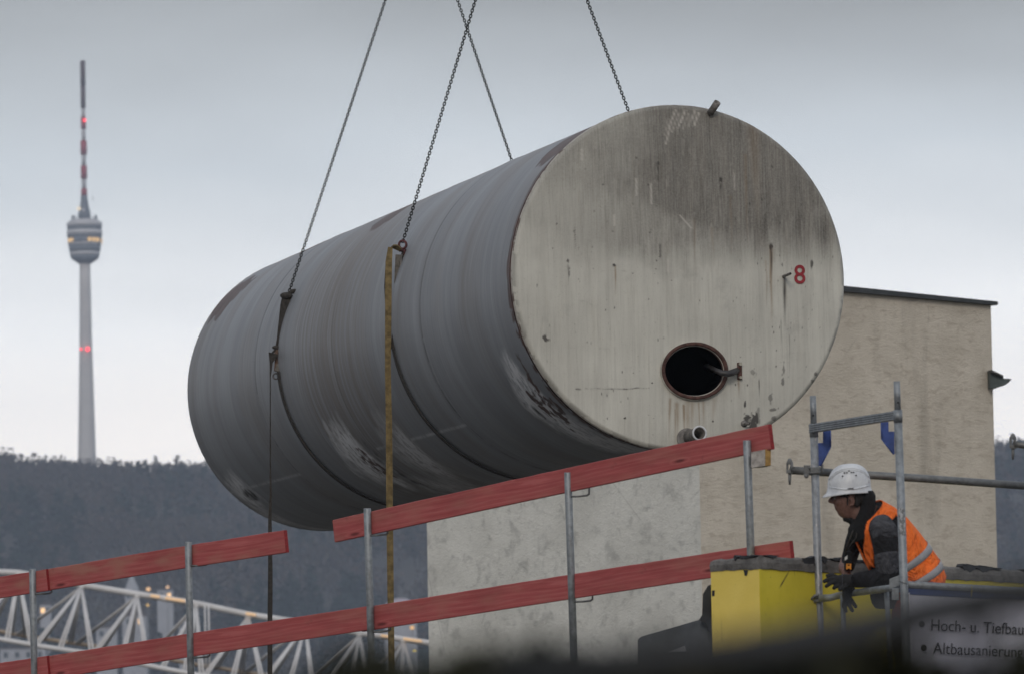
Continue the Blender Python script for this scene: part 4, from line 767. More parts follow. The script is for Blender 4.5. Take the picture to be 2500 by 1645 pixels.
# lower side rail
wt([(2001,1459,dl-.06),(2030,1457,dl-.09),(2060,1449,dl-.13),(2100,1444,33.98),(2150,1437,33.7),(2188,1432,33.42)],.0205).build('side_rail',M['galv'],sc)
for a_,b_ in (((2056.5,1452,34.2),(2064,1640,34.2)),((2164,1440,33.66),(2176,1640,33.66))):
    A=W(*a_);B=W(*b_); q=MB(); q.tube([A,B,B+(B-A)*.8],.0150,16); q.build('rail_baluster',M['galv'],sc)
q=MB(); q.box(W(2186,1449,33.28),Vector(RT)*.021,Vector(fw)*.006,Vector(UP)*.034); q.box(W(2184,1420,33.34),Vector(RT)*.03+Vector(UP)*.012,Vector(fw)*.006,Vector(UP)*.03); q.build('clamp_plate',M['galv'],sc,bev=.003)
q=MB(); q.tube([W(1980,1462,dl-.05),W(1990,1452,dl-.05),W(2000,1451,dl-.05),W(2022,1457,dl-.05)],.008,10); q.tube([W(1986,1466,dl-.04),W(2030,1462,dl-.04)],.010,10); q.torus(W(1999,1457,dl),Vector(UP),.031,.008,24,8); q.build('clamp',M['galv_dark'],sc)
q=MB(); q.torus(W(2205.4,1421,dr),Vector(UP)*1+Vector(RT)*.35,.0262,.002,24,6); q.build('cable_tie',M['web_dark'],sc)
q=MB(); 
ca_,cb_=W(*rpp(1239)),W(*rpp(1305)); xx=Vector(RT); rows=[]
for p in (ca_,cb_): rows.append([p+.0248*(math.sin(a)*xx-math.cos(a)*Vector(fw)) for a in np.linspace(-.75,.85,10)])
q.add(rows[0]+rows[1],[(i,i+1,11+i,10+i) for i in range(9)],True)
n=NT('worn_label',.7); n.col(n.mix(n.mr(n.noise(scale=(1,1,.7),sc=75,det=5,ro=.7),.45,.52),(.46,.47,.48),(.16,.165,.17))); q.build('post_label',n.m,sc,fix=False)
# scaffold deck
q=MB(); a_=W(2000,1690,34.4); zd=W(2200,1830,34.1).z; q.box((a_.x+.9,a_.y-.15,zd-.03),(1.25,0,0),(0,.62,0),(0,0,.03)); tag(q.build('scaffold_deck',simple('deck_timber',(.22,.17,.11))),'timber scaffold deck the worker stands on','platform')
# long tubes
def coupler(cx,cy,d,par,sc_=1.0):
    c=W(cx,cy,d); R_=Vector(RT);U_=Vector(UP);F_=Vector(fw)
    q=MB(); q.box(c+U_*.028,R_*.017,F_*.02,U_*.010); q.box(c-U_*.026,R_*.020,F_*.022,U_*.010); q.box(c-R_*.014,R_*.006,F_*.016,U_*.03); q.ball(c+U_*.04,.014); q.torus(c+R_*.012,R_,.031,.008,20,8); q.build('coupler',M['galv_dark'],par,bev=.002)
    q=MB(); q.tube([c-U_*.03,c-U_*.075,c-U_*.105],[.010,.009,.006],12); q.build('coupler_bolt',M['galv_dark'],par)
t1=thing('scaffold_tube','long horizontal scaffold tube behind the worker and the posts','scaffold tube',W(2300,1200,34.6),'horizontal scaffold tubes')
wt([(1930,1147,34.55),(2250,1167,34.8),(2560,1189,35.05)],.0242,24).build('tube',M['galv_dark'],t1); coupler(1928,1140,34.53,t1)
q=MB(); c=W(1989,1147,dl); q.torus(c+Vector(UP)*.014,Vector(UP),.031,.007,28,8); q.torus(c-Vector(UP)*.014,Vector(UP),.031,.007,28,8); q.box(c-Vector(fw)*.03,Vector(RT)*.028,Vector(fw)*.006,Vector(UP)*.018); q.box(c-Vector(RT)*.045+Vector(fw)*.02,Vector(RT)*.020,Vector(fw)*.02,Vector(UP)*.03); q.tube([c+Vector(RT)*.045-Vector(UP)*.015,c+Vector(RT)*.045+Vector(UP)*.035],.008,8); q.ball(c-Vector(RT)*.05-Vector(UP)*.035,.014); q.build('swivel_coupler',M['galv_dark'],t1,bev=.002)
t2=thing('scaffold_tube','scaffold tube end with coupler jutting in at the right edge, above the long tube','scaffold tube',W(2500,1090,34.6),'horizontal scaffold tubes')
wt([(2476,1083,34.5),(2620,1102,34.7)],.020,24).build('tube',M['galv_dark'],t2); coupler(2473,1079,34.48,t2)

# ------------------------------------------------------------------ banner
ban=thing('site_banner','pale printed banner with a blue top hem tied below the rail at the right','banner',W(2400,1700,34.0))
def bd(x): return 33.35+(x-2217)*.0020
def bq(pts,off=0): return [W(x,y,bd(x)+off) for x,y in pts]
def sheet(pts,name,mt,off=0,nx=30):
    (x0,y0),(x1,y1),(x2,y2),(x3,y3)=pts; q=MB(); vs=[];fs=[]; ny=10
    for j in range(ny+1):
        for i in range(nx+1):
            s=i/nx;t=j/ny; x=(x0+(x1-x0)*s)*(1-t)+(x3+(x2-x3)*s)*t; y=(y0+(y1-y0)*s)*(1-t)+(y3+(y2-y3)*s)*t; vs.append(W(x,y,bd(x)+off+.004*math.sin(x*.03+y*.008)))
    for j in range(ny):
        for i in range(nx): a=j*(nx+1)+i; fs.append((a,a+1,a+nx+2,a+nx+1))
    k=len(vs); vs+=[v+Vector(fw)*.003 for v in vs]; fs+=[tuple(k+i for i in reversed(f)) for f in fs]
    q.add(vs,fs,True); return q.build(name,mt,ban,fix=False)
n=NT('banner_vinyl',.5,0,.4); n.col(n.mix(n.mr(n.noise(scale=(1,1,.5),sc=3,det=4),.35,.65),(.46,.46,.53),(.56,.56,.63))); sheet([(2218,1446),(3300,1508),(3300,1800),(2232,1740)],'banner_sheet',n.m)
sheet([(2216,1424),(3300,1490),(3300,1509),(2218,1449)],'blue_hem',simple('blue_banner_hem',(.018,.045,.17),.5,0,.25,6),-.006)
sheet([(2218,1445),(2221,1445),(2235,1740),(2229,1740)],'white_edge',simple('white_banner_edge',(.6,.6,.65)),-.008,2)
wt([(2210,1425,33.33),(2500,1440,33.9),(3300,1488,35.3)],.0205,20).build('top_rail',M['galv'],sc)
q=MB(); q.torus(W(2372,1440,33.6),Vector(RT),.026,.0025,20,6); q.tube([W(2372,1447,33.57),W(2370,1455,33.57)],.003,6); q.build('tie',simple('yellow_tie',(.3,.25,.05)),ban)
M['ink']=simple('dark_grey_print',(.035,.035,.045),.6,0,.1,5)
me1,co1=text_mesh('Hoch-',1,.0,0.0008); w5=co1[:,0].max()-co1[:,0].min(); hC=co1[:,1].max()-co1[:,1].min()
def bline(txt,x,y,hcap,wfac,slope):
    me,co=text_mesh(txt,1,-.004,.0008); A=W(x,y,bd(x)-.016); Bp=W(x+230,y+slope*230,bd(x+230)-.016); X=(Bp-A); per=X.length/230; X.normalize(); Y=Vector(UP); Y=(Y-X*X.dot(Y)).normalized(); Z=X.cross(Y)
    sx_=wfac*per/w5; sy_=hcap*bd(x)/F0/hC; loc=[A+X*float(c[0])*sx_+Y*float(c[1])*sy_+Z*float(c[2]) for c in co]
    base=Vector(ban['_org']); me.vertices.foreach_set('co',np.array([tuple(v-base) for v in loc],'f').ravel()); me.name='lettering'; me.materials.append(M['ink']); o=bpy.data.objects.new('lettering',me); C.objects.link(o); o.parent=ban
def bullet(x,y,r): q=MB(); c=W(x,y,bd(x)-.022); q.loft([[c+r*(math.cos(a*math.pi/12)*Vector(RT)*.9+math.sin(a*math.pi/12)*Vector(UP))+Vector(fw)*e for a in range(24)] for e in (0,.002)],False); q.build('bullet_point',M['ink'],ban)
bline('Hoch- u. Tiefbauarbeiten',2271,1538.5,27.5,82,.042); bline('Altbausanierung',2278,1594,27.5,82,.040)
bullet(2251,1523,.019); bullet(2256,1580,.019)

# ------------------------------------------------------------------ person
PD=34.12; psi=rad(24); R_=Vector(RT);U_=Vector(UP);F_=Vector(fw)
fwd=(-math.cos(psi)*R_-math.sin(psi)*F_); lat=(math.cos(psi)*F_-math.sin(psi)*R_)      # person's right = away from camera
def Pp(x,y,o=0): return W(x,y,PD+o)
PX=PD/F0
def ring_(c,a,b,n_=28,e=2.0):
    out=[]
    for k in range(n_):
        t=2*math.pi*k/n_; ct,st_=math.cos(t),math.sin(t); out.append(c+a*math.copysign(abs(ct)**(2/e),ct)+b*math.copysign(abs(st_)**(2/e),st_))
    return out
def limb(pts,seg=18,q=None,mid=3):  # pts (Vector, r) smooth spline
    q=q or MB(); P=[p for p,_ in pts]; Rr=[r for _,r in pts]; out=[];ro=[]
    n_=len(P)
    for i in range(n_-1):
        p0=P[max(i-1,0)];p1=P[i];p2=P[i+1];p3=P[min(i+2,n_-1)]
        for k in range(mid):
            t=k/mid; out.append(.5*((2*p1)+(p2-p0)*t+(2*p0-5*p1+4*p2-p3)*t*t+(3*p1-p0-3*p2+p3)*t**3)); ro.append(Rr[i]+(Rr[i+1]-Rr[i])*t)
    out.append(P[-1]); ro.append(Rr[-1])
    e0=(out[0]-out[1]).normalized(); e1=(out[-1]-out[-2]).normalized()
    out=[out[0]+e0*ro[0]*.55]+out+[out[-1]+e1*ro[-1]*.55]; ro=[ro[0]*.45]+ro+[ro[-1]*.45]
    return q.tube(out,ro,seg)
def remesh(o,vox,smooth=2):
    m_=o.modifiers.new('remesh','REMESH'); m_.mode='VOXEL'; m_.voxel_size=vox; m_.use_smooth_shade=True
    if smooth: s_=o.modifiers.new('smooth','SMOOTH'); s_.factor=.5; s_.iterations=smooth
    return o
hipc=Pp(2255,1418)
person=thing('person','person in white hard hat and orange vest leaning on the scaffold rail','person',Vector((hipc.x,hipc.y,zd)))
# torso sections: back contour px, front contour px, half width m
def sect(bx,by,fx,fy,wm,o=0,e=2.3):
    b_=Pp(bx,by,o);f_=Pp(fx,fy,o); c=(b_+f_)/2; v=(b_-f_); hd=v.length/2; vd=v.normalized()
    # the visible half extent mixes depth and turned width
    dep_=math.sqrt(max(.0001,hd*hd-(wm*math.sin(psi))**2)) if hd>wm*math.sin(psi) else hd*.6
    bwd=(-fwd); sp_=(bwd-U_*0).normalized(); 
    # in-plane direction for the depth axis
    ip=(vd.dot(R_)*-fwd+vd.dot(U_)*U_).normalized()
    return c,ip*dep_,lat*wm,e
TS=[sect(2296,1438,2190,1478,.17),sect(2303,1400,2186,1452,.185),sect(2288,1362,2158,1436,.195),sect(2262,1326,2136,1408,.205),sect(2233,1288,2116,1372,.22),sect(2206,1256,2098,1330,.215),sect(2178,1234,2088,1300,.165),sect(2150,1222,2090,1280,.085)]
# body (skin): head + neck + hidden trunk + far wrist, one surface
hc=lambda x,y,o=0:W(x,y,PD+o)
def hsec(y,xf,xb,wm,tilt=0,e=2.2):  # head slice: front x, back x at row y
    c=hc((xf+xb)/2,y,-.0); return ring_(c,R_*((xb-xf)/2*PX)+U_*(tilt*(xb-xf)/2*PX),F_*wm,28,e)
q=MB()
q.loft([hsec(1140,2056,2096,.045,.1),hsec(1152,2042,2108,.068,.1),hsec(1172,2036,2116,.076,.1),hsec(1190,2034,2117,.078,.12),hsec(1204,2033.5,2116,.077,.14),hsec(1214,2034,2113,.075,.16),hsec(1222,2035.5,2110,.072,.18),hsec(1232,2038,2106,.066,.2),hsec(1240,2043,2103,.060,.25),hsec(1247,2047,2100,.054,.3),hsec(1255,2053,2098,.046,.3),hsec(1262,2063,2100,.036,.2)],True)
# brow, nose, lips, chin, jaw
q.ball(hc(2037,1209),1,12,8,(R_*.012,F_*.045,U_*.010)); 
q.loft([ring_(hc(2036,1207),R_*.006,F_*.007,12),ring_(hc(2031,1214),R_*.012,F_*.009,12),ring_(hc(2027.5,1220),R_*.015,F_*.012,12),ring_(hc(2027,1225),R_*.013,F_*.014,12),ring_(hc(2034,1228.5),R_*.008,F_*.012,12)],True)
q.ball(hc(2040.5,1236.5),1,12,8,(R_*.009,F_*.020,U_*.0065)); q.ball(hc(2042.5,1242),1,12,8,(R_*.009,F_*.019,U_*.0065)); q.ball(hc(2052,1252),1,12,8,(R_*.017,F_*.022,U_*.015))
for sgn in (-1,1):
    q.ball(hc(2052,1224,sgn*.045),1,12,8,(R_*.028,F_*.018,U_*.024)); q.ball(hc(2074,1240,sgn*.044),1,12,8,(R_*.035,F_*.015,U_*.022))
limb([(hc(2088,1235),.055),(hc(2100,1262),.058),(hc(2118,1285),.065)],20,q)
for (c,a_,b_,e_),(c2,a2,b2,e2) in zip(TS,TS[1:]): pass
q.loft([ring_(c,a_*.8,b_*.82,24,e_) for c,a_,b_,e_ in TS],True)
# far arm, wrist, near arm core
shN=Pp(2152,1288,-.20); elN=Pp(2170,1404,-.26); wrN=Pp(2078,1418,-.20); shF=Pp(2092,1292,.17); elF=Pp(2070,1362,.20); wrF=Pp(2066,1396,.02); haF=Pp(2067,1440,-.02)
limb([(shN,.05),(elN,.04),(wrN,.028)],14,q); limb([(shF,.05),(elF,.04),(Pp(2060,1386,.10),.033),(wrF,.029),(haF,.030)],14,q)
ankN=Pp(2222,1812,-.10); ankF=Pp(2240,1806,.14)
for s_ in (-1,1): limb([(Pp(2262,1418,s_*.09),.08),(Pp(2212,1560,s_*.10),.055),(Pp(2228,1690,s_*.10),.045),(ankN if s_<0 else ankF,.035)],14,q)
n=NT('skin',.55,0,.4); zz=n.t.nodes.new('ShaderNodeSeparateXYZ'); n.t.links.new(n.co,zz.inputs[0]); k=n.mix(n.mr(n.noise(sc=60,det=4),.35,.65),(.125,.066,.052),(.18,.096,.075)); n.col(k); n.b.inputs['Subsurface Weight'].default_value=.1
body=remesh(q.build('body',n.m,person),.0045,1)
# eye sockets / eyes / brows
for sgn in (-1,1):
    q=MB(); q.ball(hc(2040,1214.5,sgn*.030),.0115,14,10); q.build('eye',simple('eye_white',(.35,.34,.33),.3),person)
    q=MB(); q.ball(hc(2037.4,1214.5,sgn*.031),.0058,10,8); q.build('iris',M['dark'],person)
    q=MB(); q.tube([hc(2036,1210.5,sgn*.015),hc(2037.5,1208.5,sgn*.035),hc(2043,1210,sgn*.055)],[.003,.0038,.0025],8); q.build('eyebrow',M['web_dark'],person)
    q=MB(); q.ball(hc(2041,1212.6,sgn*.032),1,12,8,(R_*.012,F_*.012,U_*.005)); q.build('eyelid',n.m,person)
# ear
q=MB(); ec=hc(2079,1221,-.078); q.tube([ec+R_*.014*math.cos(a)+U_*.027*math.sin(a)-F_*.006-R_*.003*math.sin(a) for a in np.linspace(-1.7,3.0,14)],.0042,8); q.ball(ec+R_*.002,1,12,8,(R_*.012,F_*.006,U_*.024)); q.ball(ec-U_*.026-R_*.004,1,10,6,(R_*.008,F_*.006,U_*.009)); remesh(q.build('ear',n.m,person),.003,1)
q=MB(); ec=hc(2079,1221,.078); q.ball(ec,1,12,8,(R_*.016,F_*.008,U_*.026)); q.build('ear',n.m,person)
# hair round back and sideburn, goatee
M['hair']=simple('dark_brown_hair',(.012,.009,.008),.9,0,.5,80,bump=.004)
q=MB(); q.loft([ring_(hc(2090,1188),R_*.070,F_*.080,24),ring_(hc(2092,1205),R_*.066,F_*.0805,24),ring_(hc(2098,1216),R_*.050,F_*.077,24),ring_(hc(2104,1232),R_*.034,F_*.062,24)],True)
for sgn in (-1,1): q.ball(hc(2062,1208,sgn*.074),1,10,8,(R_*.030,F_*.007,U_*.014)); q.ball(hc(2069,1222,sgn*.073),1,10,8,(R_*.007,F_*.006,U_*.030)); q.ball(hc(2092,1222,sgn*.072),1,10,8,(R_*.020,F_*.010,U_*.04))
remesh(q.build('hair',M['hair'],person),.005,1)
q=MB(); q.ball(hc(2060,1256),1,12,8,(R_*.020,F_*.030,U_*.012)); q.ball(hc(2045,1232,0),1,10,6,(R_*.008,F_*.022,U_*.003)); q.build('stubble',simple('stubble',(.07,.045,.036)),person)
# snood / scarf
M['fleece']=simple('black_fleece',(.007,.007,.008),1,0,.5,60,bump=.006)
q=MB(); q.loft([ring_(hc(2106,1200),R_*.062,F_*.082,28),ring_(hc(2106,1215),R_*.078+U_*.01,F_*.088,28),ring_(hc(2103,1238),R_*.082+U_*.03,F_*.090,28),ring_(hc(2100,1262),R_*.088+U_*.045,F_*.092,28),ring_(hc(2102,1284),R_*.095+U_*.05,F_*.105,28),ring_(hc(2108,1304),R_*.085+U_*.04,F_*.11,28)],True)
# open the front: keep mass behind the jaw
for v in q.v: pass
sn=MB(); 
sn.loft([ring_(hc(2119,1196),R_*.030,F_*.074,28),ring_(hc(2117,1212),R_*.052+U_*.01,F_*.084,28),ring_(hc(2116,1232),R_*.054+U_*.02,F_*.088,28),ring_(hc(2110,1252),R_*.066+U_*.03,F_*.092,28),ring_(hc(2103,1272),R_*.082+U_*.045,F_*.098,28),ring_(hc(2103,1292),R_*.080+U_*.04,F_*.10,28),ring_(hc(2110,1312),R_*.062+U_*.03,F_*.10,28)],True)
sn.ball(hc(2066,1264),1,12,8,(R_*.022+U_*.004,F_*.035,U_*.022)); sn.ball(hc(2076,1268),1,12,8,(R_*.03,F_*.05,U_*.022))
remesh(sn.build('snood',M['fleece'],person),.006,2)
# helmet
hcx,hcy=2073,1184; tl=rad(-5); hx=R_*math.cos(tl)+U_*math.sin(-tl)*1; hx=(R_*math.cos(rad(3))+U_*math.sin(rad(3))).normalized(); hu=(U_*math.cos(rad(3))-R_*math.sin(rad(3))).normalized()
H0=hc(hcx,hcy); a0,b0,c0=.130,.110,.130
q=MB(); rings=[]; NSEG=72
for i in range(15):
    e=math.pi/2*i/14; rings.append([H0+hx*(a0*math.cos(t)*math.cos(e)**.74+.004*math.sin(e))+F_*(b0*math.sin(t)*math.cos(e)**.74)+hu*(c0*math.sin(e)**1.0*1.0) for t in np.linspace(0,2*math.pi,NSEG,endpoint=False)])
# lower skirt with peak
sk=[]
for (dz,gr,pk) in ((-.020,.001,.002),(-.038,.003,.008),(-.052,.007,.018),(-.062,.010,.026),(-.067,.009,.024),(-.062,.002,.012)):
    rg=[]
    for t in np.linspace(0,2*math.pi,NSEG,endpoint=False):
        fr_=max(0,-math.cos(t)); bk=max(0,math.cos(t)); z=dz*(.80+.14*fr_**2 - .06*bk)+(-.004*fr_**2 if dz<-.03 else 0)+.006*(1-abs(math.cos(t)))
        rr=1+gr/a0; rg.append(H0+hx*((a0+gr)*math.cos(t)-pk*fr_**1.6)+F_*((b0+gr*.9)*math.sin(t))+hu*z)
    sk.append(rg)
q.loft(list(reversed(rings))+sk,True,False)
n=NT('white_helmet_plastic',.38,0,.5); n.col(n.mix(n.mr(n.noise(sc=14,det=6,ro=.7),.40,.68),(.62,.64,.66),(.47,.49,.52))); M['helmet']=n.m
hel=thing('hard_hat','white vented hard hat worn by the worker','hard hat',H0)
hel2=hel; bpy.data.objects.remove(hel)
helm=q.build('helmet',M['helmet'],person); helm.modifiers.new('sol','SOLIDIFY').thickness=.003
def hy_(x,z):
    e=math.asin(max(-.99,min(.99,z/c0))) if z>0 else 0; g_=math.cos(e)**.74; return b0*g_*math.sqrt(max(.02,1-(x/(a0*g_))**2))
def hpt(t,e,k=1.0): return H0+hx*(a0*k*math.cos(t)*math.cos(e)**.74)+F_*(b0*k*math.sin(t)*math.cos(e)**.74)+hu*(c0*k*math.sin(e))
# ridges: side panel outline arches, near side (-F) and far side
for sg in (-1,1):
    q=MB(); pts=[]
    for u_ in np.linspace(0,1,26):
        t=math.pi*(1.0-u_); x=.115*math.cos(t); z=.012+.082*math.sin(t)**.8
        yy=hy_(x,z); pts.append(H0+hx*x+F_*sg*yy*1.006+hu*z)
    q.tube(pts,.0042,8); pts=[]
    for u_ in np.linspace(0,1,20):
        x=-.115+.23*u_; z=-.004-.016*math.sin(u_*math.pi); yy=b0*math.sqrt(max(0.02,1-(x/a0)**2)); pts.append(H0+hx*x+F_*sg*(yy*1.02)+hu*z)
    q.tube(pts,.0045,8)
    q.build('helmet_rib',M['helmet'],helm)
    q=MB(); pts=[]
    for u_ in np.linspace(0,1,26):
        x=-.118+.236*u_; z=c0*(max(0,1-(abs(x)/.128)**2.2)**.5)*.80; yy=hy_(x,z); pts.append(H0+hx*x+F_*sg*yy*1.004+hu*z)
    q.tube(pts,.0055,8); q.build('helmet_rib',M['helmet'],helm)
    q=MB()
    for j in range(7):
        x=-.042+.0135*j; z=.083+(.007 if j%2 else 0)-.00004*(j-3)**2*60; yy=hy_(x,z)+.003; q.box(H0+hx*x+F_*sg*yy*1.0+hu*z,hx*.0048,F_*.004,hu*.003)
    q.build('vent_slots',simple('vent_shadow',(.03,.03,.035)),helm)
    q=MB(); q.box(H0+hx*.002+F_*sg*(b0*1.035)-hu*.016,hx*.017,F_*.004,hu*.0035); q.build('accessory_slot',simple('slot_dark',(.03,.03,.035)),helm)
# jacket: torso + sleeves, continuous
n=NT('dark_work_jacket',.9,0,.3); f_=n.noise(sc=9,det=5,ro=.6,dist=1.0); n.col(n.mix(n.mr(f_,.35,.65),(.008,.008,.009),(.017,.017,.020))).bump(f_,.07,.9); M['jacket']=n.m
n=NT('grey_shoulder_fabric',.9,0,.3); f_=n.noise(sc=12,det=5,ro=.6,dist=1.0); n.col(n.mix(n.mr(f_,.35,.65),(.035,.036,.042),(.085,.086,.096))).bump(f_,.08,1.0); M['greyfab']=n.m
q=MB(); q.loft([ring_(c,a_,b_,32,e_) for c,a_,b_,e_ in TS],True)
limb([(Pp(2150,1284,-.15),.075),(Pp(2158,1312,-.22),.078),(Pp(2166,1355,-.25),.076),(Pp(2170,1395,-.26),.077),(Pp(2150,1411,-.26),.064),(Pp(2118,1412,-.235),.053),(Pp(2086,1416,-.21),.043)],20,q)
limb([(Pp(2104,1288,.12),.062),(Pp(2088,1312,.17),.054),(Pp(2078,1348,.19),.050),(Pp(2072,1370,.15),.045),(Pp(2069,1384,.10),.040)],20,q)
# lower jacket flap
q.loft([ring_(Pp(2168,1425,-.02),R_*.10,F_*.14,20),ring_(Pp(2160,1452,-.04),R_*.09,F_*.13,20),ring_(Pp(2158,1470,-.05),R_*.075,F_*.11,20),ring_(Pp(2160,1483,-.05),R_*.058,F_*.09,20)],True)
remesh(q.build('jacket',M['jacket'],person),.007,2)
# grey yoke on near sleeve + elbow patch (bands over sleeve)
q=MB(); limb([(Pp(2148,1276,-.165),.070),(Pp(2158,1296,-.215),.0815),(Pp(2161,1312,-.228),.081)],22,q); remesh(q.build('shoulder_panel',M['greyfab'],person),.007,1)
q=MB(); limb([(Pp(2166,1352,-.253),.079),(Pp(2169,1378,-.262),.0805),(Pp(2171,1396,-.262),.0785)],22,q); remesh(q.build('elbow_panel',M['greyfab'],person),.007,1)
# vest: shell over torso, with armhole cut on near side
n=NT('orange_high_visibility_fabric',.75,0,.3); f_=n.noise(scale=(1,1,.6),sc=9,det=4,ro=.5,dist=2.0); n.col(n.mix(n.mr(f_,.3,.7),(.88,.150,.018),(1.0,.21,.035))).bump(f_,.09,.9); M['orange']=n.m
n=NT('grey_reflective_tape',.45,0,.5); n.col(n.mix(n.mr(n.noise(sc=14,det=4),.3,.7),(.24,.24,.25),(.31,.31,.32))); M['tape']=n.m
def vest_grid():
    secs=TS; NV=14; NU=96; rows=[]
    fine=[]
    for i in range(len(secs)-1):
        for k in range(6):
            t=k/6; fine.append(tuple((secs[i][j]*(1-t)+secs[i+1][j]*t) for j in range(4)))
    fine.append(secs[-1]); return fine
fine=vest_grid(); NU=120
def inpoly(x,y,poly):
    c=False; j=len(poly)-1
    for i in range(len(poly)):
        xi,yi=poly[i];xj,yj=poly[j]
        if (yi>y)!=(yj>y) and x<(xj-xi)*(y-yi)/(yj-yi)+xi: c=not c
        j=i
    return c
def topx(p): qv=np.array(p)-CAM; d=qv@fw; return 1250+qv@RT/d*F0, 822.5-qv@UP/d*F0
# near-side (camera side) outline of the vest in the worker's side view
vest_poly=[(2143,1205),(2200,1245),(2260,1320),(2320,1385),(2300,1445),(2190,1440),(2140,1400),(2110,1384),(2106,1330),(2112,1290),(2128,1240)]
hole=[(2143,1257),(2134,1268),(2130,1282),(2130,1330),(2133,1385),(2150,1440),(2205,1440),(2205,1300),(2200,1262),(2175,1252)]
far_poly=[(2066,1270),(2112,1262),(2110,1384),(2097,1386),(2082,1330)]
V=[];Fc=[]
rowsN=len(fine)
for (c,a_,b_,e_) in fine:
    rg=ring_(c,a_*1.05+a_.normalized()*.010,b_*1.02+b_.normalized()*.006,NU,e_); V+=rg
for i in range(rowsN-1):
    for k in range(NU):
        f4=(i*NU+k,i*NU+(k+1)%NU,(i+1)*NU+(k+1)%NU,(i+1)*NU+k); cen=sum((V[j] for j in f4),Vector())/4; x,y=topx(cen); near=(cen-fine[i][0]).dot(F_)<.02
        if i<3 : continue
        if near:
            front=(cen-fine[i][0]).dot(fine[i][1])<-.62*fine[i][1].length_squared
            if inpoly(x,y,hole) and not (i>rowsN-9): continue
            if x<2131 and y>1262 and not inpoly(x,y,[(2143,1200),(2143,1290),(2133,1290),(2133,1384),(2117,1386),(2107,1340),(2112,1290),(2128,1230)]): continue
        else:
            front=(cen-fine[i][0]).dot(fine[i][1])<-.80*fine[i][1].length_squared
            if front and (cen-fine[i][0]).dot(lat)<.06: continue
        Fc.append(f4)
used=sorted({j for f in Fc for j in f}); mp_={j:i for i,j in enumerate(used)}
q=MB(); q.add([V[j] for j in used],[tuple(mp_[j] for j in f) for f in Fc],True)
vest=q.build('vest',M['orange'],person); vest.modifiers.new('sol','SOLIDIFY').thickness=.006
# reflective tapes: rings following sections of the back
def tape(t0,t1,nm='reflective_tape'):
    rows=[]
    for t in (t0,(t0+t1)/2,t1):
        i=int(t); k=t-i; A=fine[i];B=fine[min(i+1,rowsN-1)]; c,a_,b_,e_=[A[j]*(1-k)+B[j]*k for j in range(4)]
        rows.append(ring_(c,a_*1.05+a_.normalized()*.0145,b_*1.02+b_.normalized()*.0105,NU,e_))
    q=MB(); vs=[p for r in rows for p in r]; fs=[]
    for i in range(2):
        for k in range(NU):
            f4=(i*NU+k,i*NU+(k+1)%NU,(i+1)*NU+(k+1)%NU,(i+1)*NU+k); cen=sum((vs[j] for j in f4),Vector())/4; x,y=topx(cen)
            if x<2135: continue
            fs.append(f4)
    q.add(vs,fs,True); o=q.build(nm,M['tape'],vest); o.modifiers.new('sol','SOLIDIFY').thickness=.003
tape(9.3,12.3); tape(17.0,19.6)
# gloves
M['glove']=simple('black_knit_glove',(.010,.010,.011),.85,0,.45,70,bump=.004)
def fing(pts,q,o=0): limb([(Pp(x,y,o+dz),r) for x,y,dz,r in pts],12,q,3)
q=MB(); o_=-.20
q.loft([ring_(Pp(2092,1417,o_),U_*.040,F_*.036,20),ring_(Pp(2076,1417,o_),U_*.040,F_*.034,20),ring_(Pp(2062,1417,o_),U_*.042,F_*.028,20),ring_(Pp(2048,1418,o_),U_*.040,F_*.022,20),ring_(Pp(2040,1419,o_),U_*.034,F_*.018,20)],True)
fing([(2046,1409,.012,0.0146),(2034,1404,.02,0.0140),(2022,1404,.022,0.0122),(2018,1405,.02,0.0104)],q,o_)
fing([(2044,1413,0,0.0152),(2032,1412,-.005,0.0146),(2020,1414,-.008,0.0134),(2011,1419,-.01,0.0110)],q,o_)
fing([(2044,1420,-.006,0.0152),(2034,1420,-.014,0.0140),(2024,1425,-.018,0.0128),(2016,1431,-.018,0.0110)],q,o_)
fing([(2048,1427,-.008,0.0146),(2042,1430,-.015,0.0134),(2037,1433,-.012,0.0122),(2036,1436,-.008,0.0110)],q,o_)
fing([(2066,1428,-.02,0.0152),(2054,1435,-.03,0.0146),(2049,1439,-.03,0.0122)],q,o_)
gl=remesh(q.build('glove',M['glove'],person),.0035,1)
q=MB(); o_=-.03
q.loft([ring_(Pp(2068,1414,o_),R_*.030,F_*.034,20),ring_(Pp(2067,1430,o_),R_*.028,F_*.034,20),ring_(Pp(2066,1450,o_),R_*.026,F_*.038,20),ring_(Pp(2067,1464,o_),R_*.024,F_*.036,20)],True)
fing([(2064,1460,-.02,0.0152),(2063,1472,-.022,0.0140),(2063,1484,-.02,0.0134),(2066,1491,-.018,0.0110)],q,o_)
fing([(2068,1462,-.005,0.0152),(2073,1474,-.008,0.0134),(2078,1484,-.01,0.0128),(2082,1490,-.01,0.0110)],q,o_)
fing([(2073,1456,.012,0.0146),(2080,1466,.012,0.0134),(2086,1475,.01,0.0128),(2090,1480,.01,0.0110)],q,o_)
fing([(2064,1462,.02,0.0140),(2060,1473,.025,0.0128),(2060,1482,.025,0.0116)],q,o_)
fing([(2072,1428,-.02,0.0159),(2081,1436,-.03,0.0146),(2088,1444,-.03,0.0128),(2091,1448,-.03,0.0110)],q,o_)
remesh(q.build('glove',M['glove'],person),.0035,1)
q=MB(); q.torus(Pp(2056,1417,-.20),R_,.040,.0035,24,6); q.build('glove_cuff',M['greyfab'],gl)
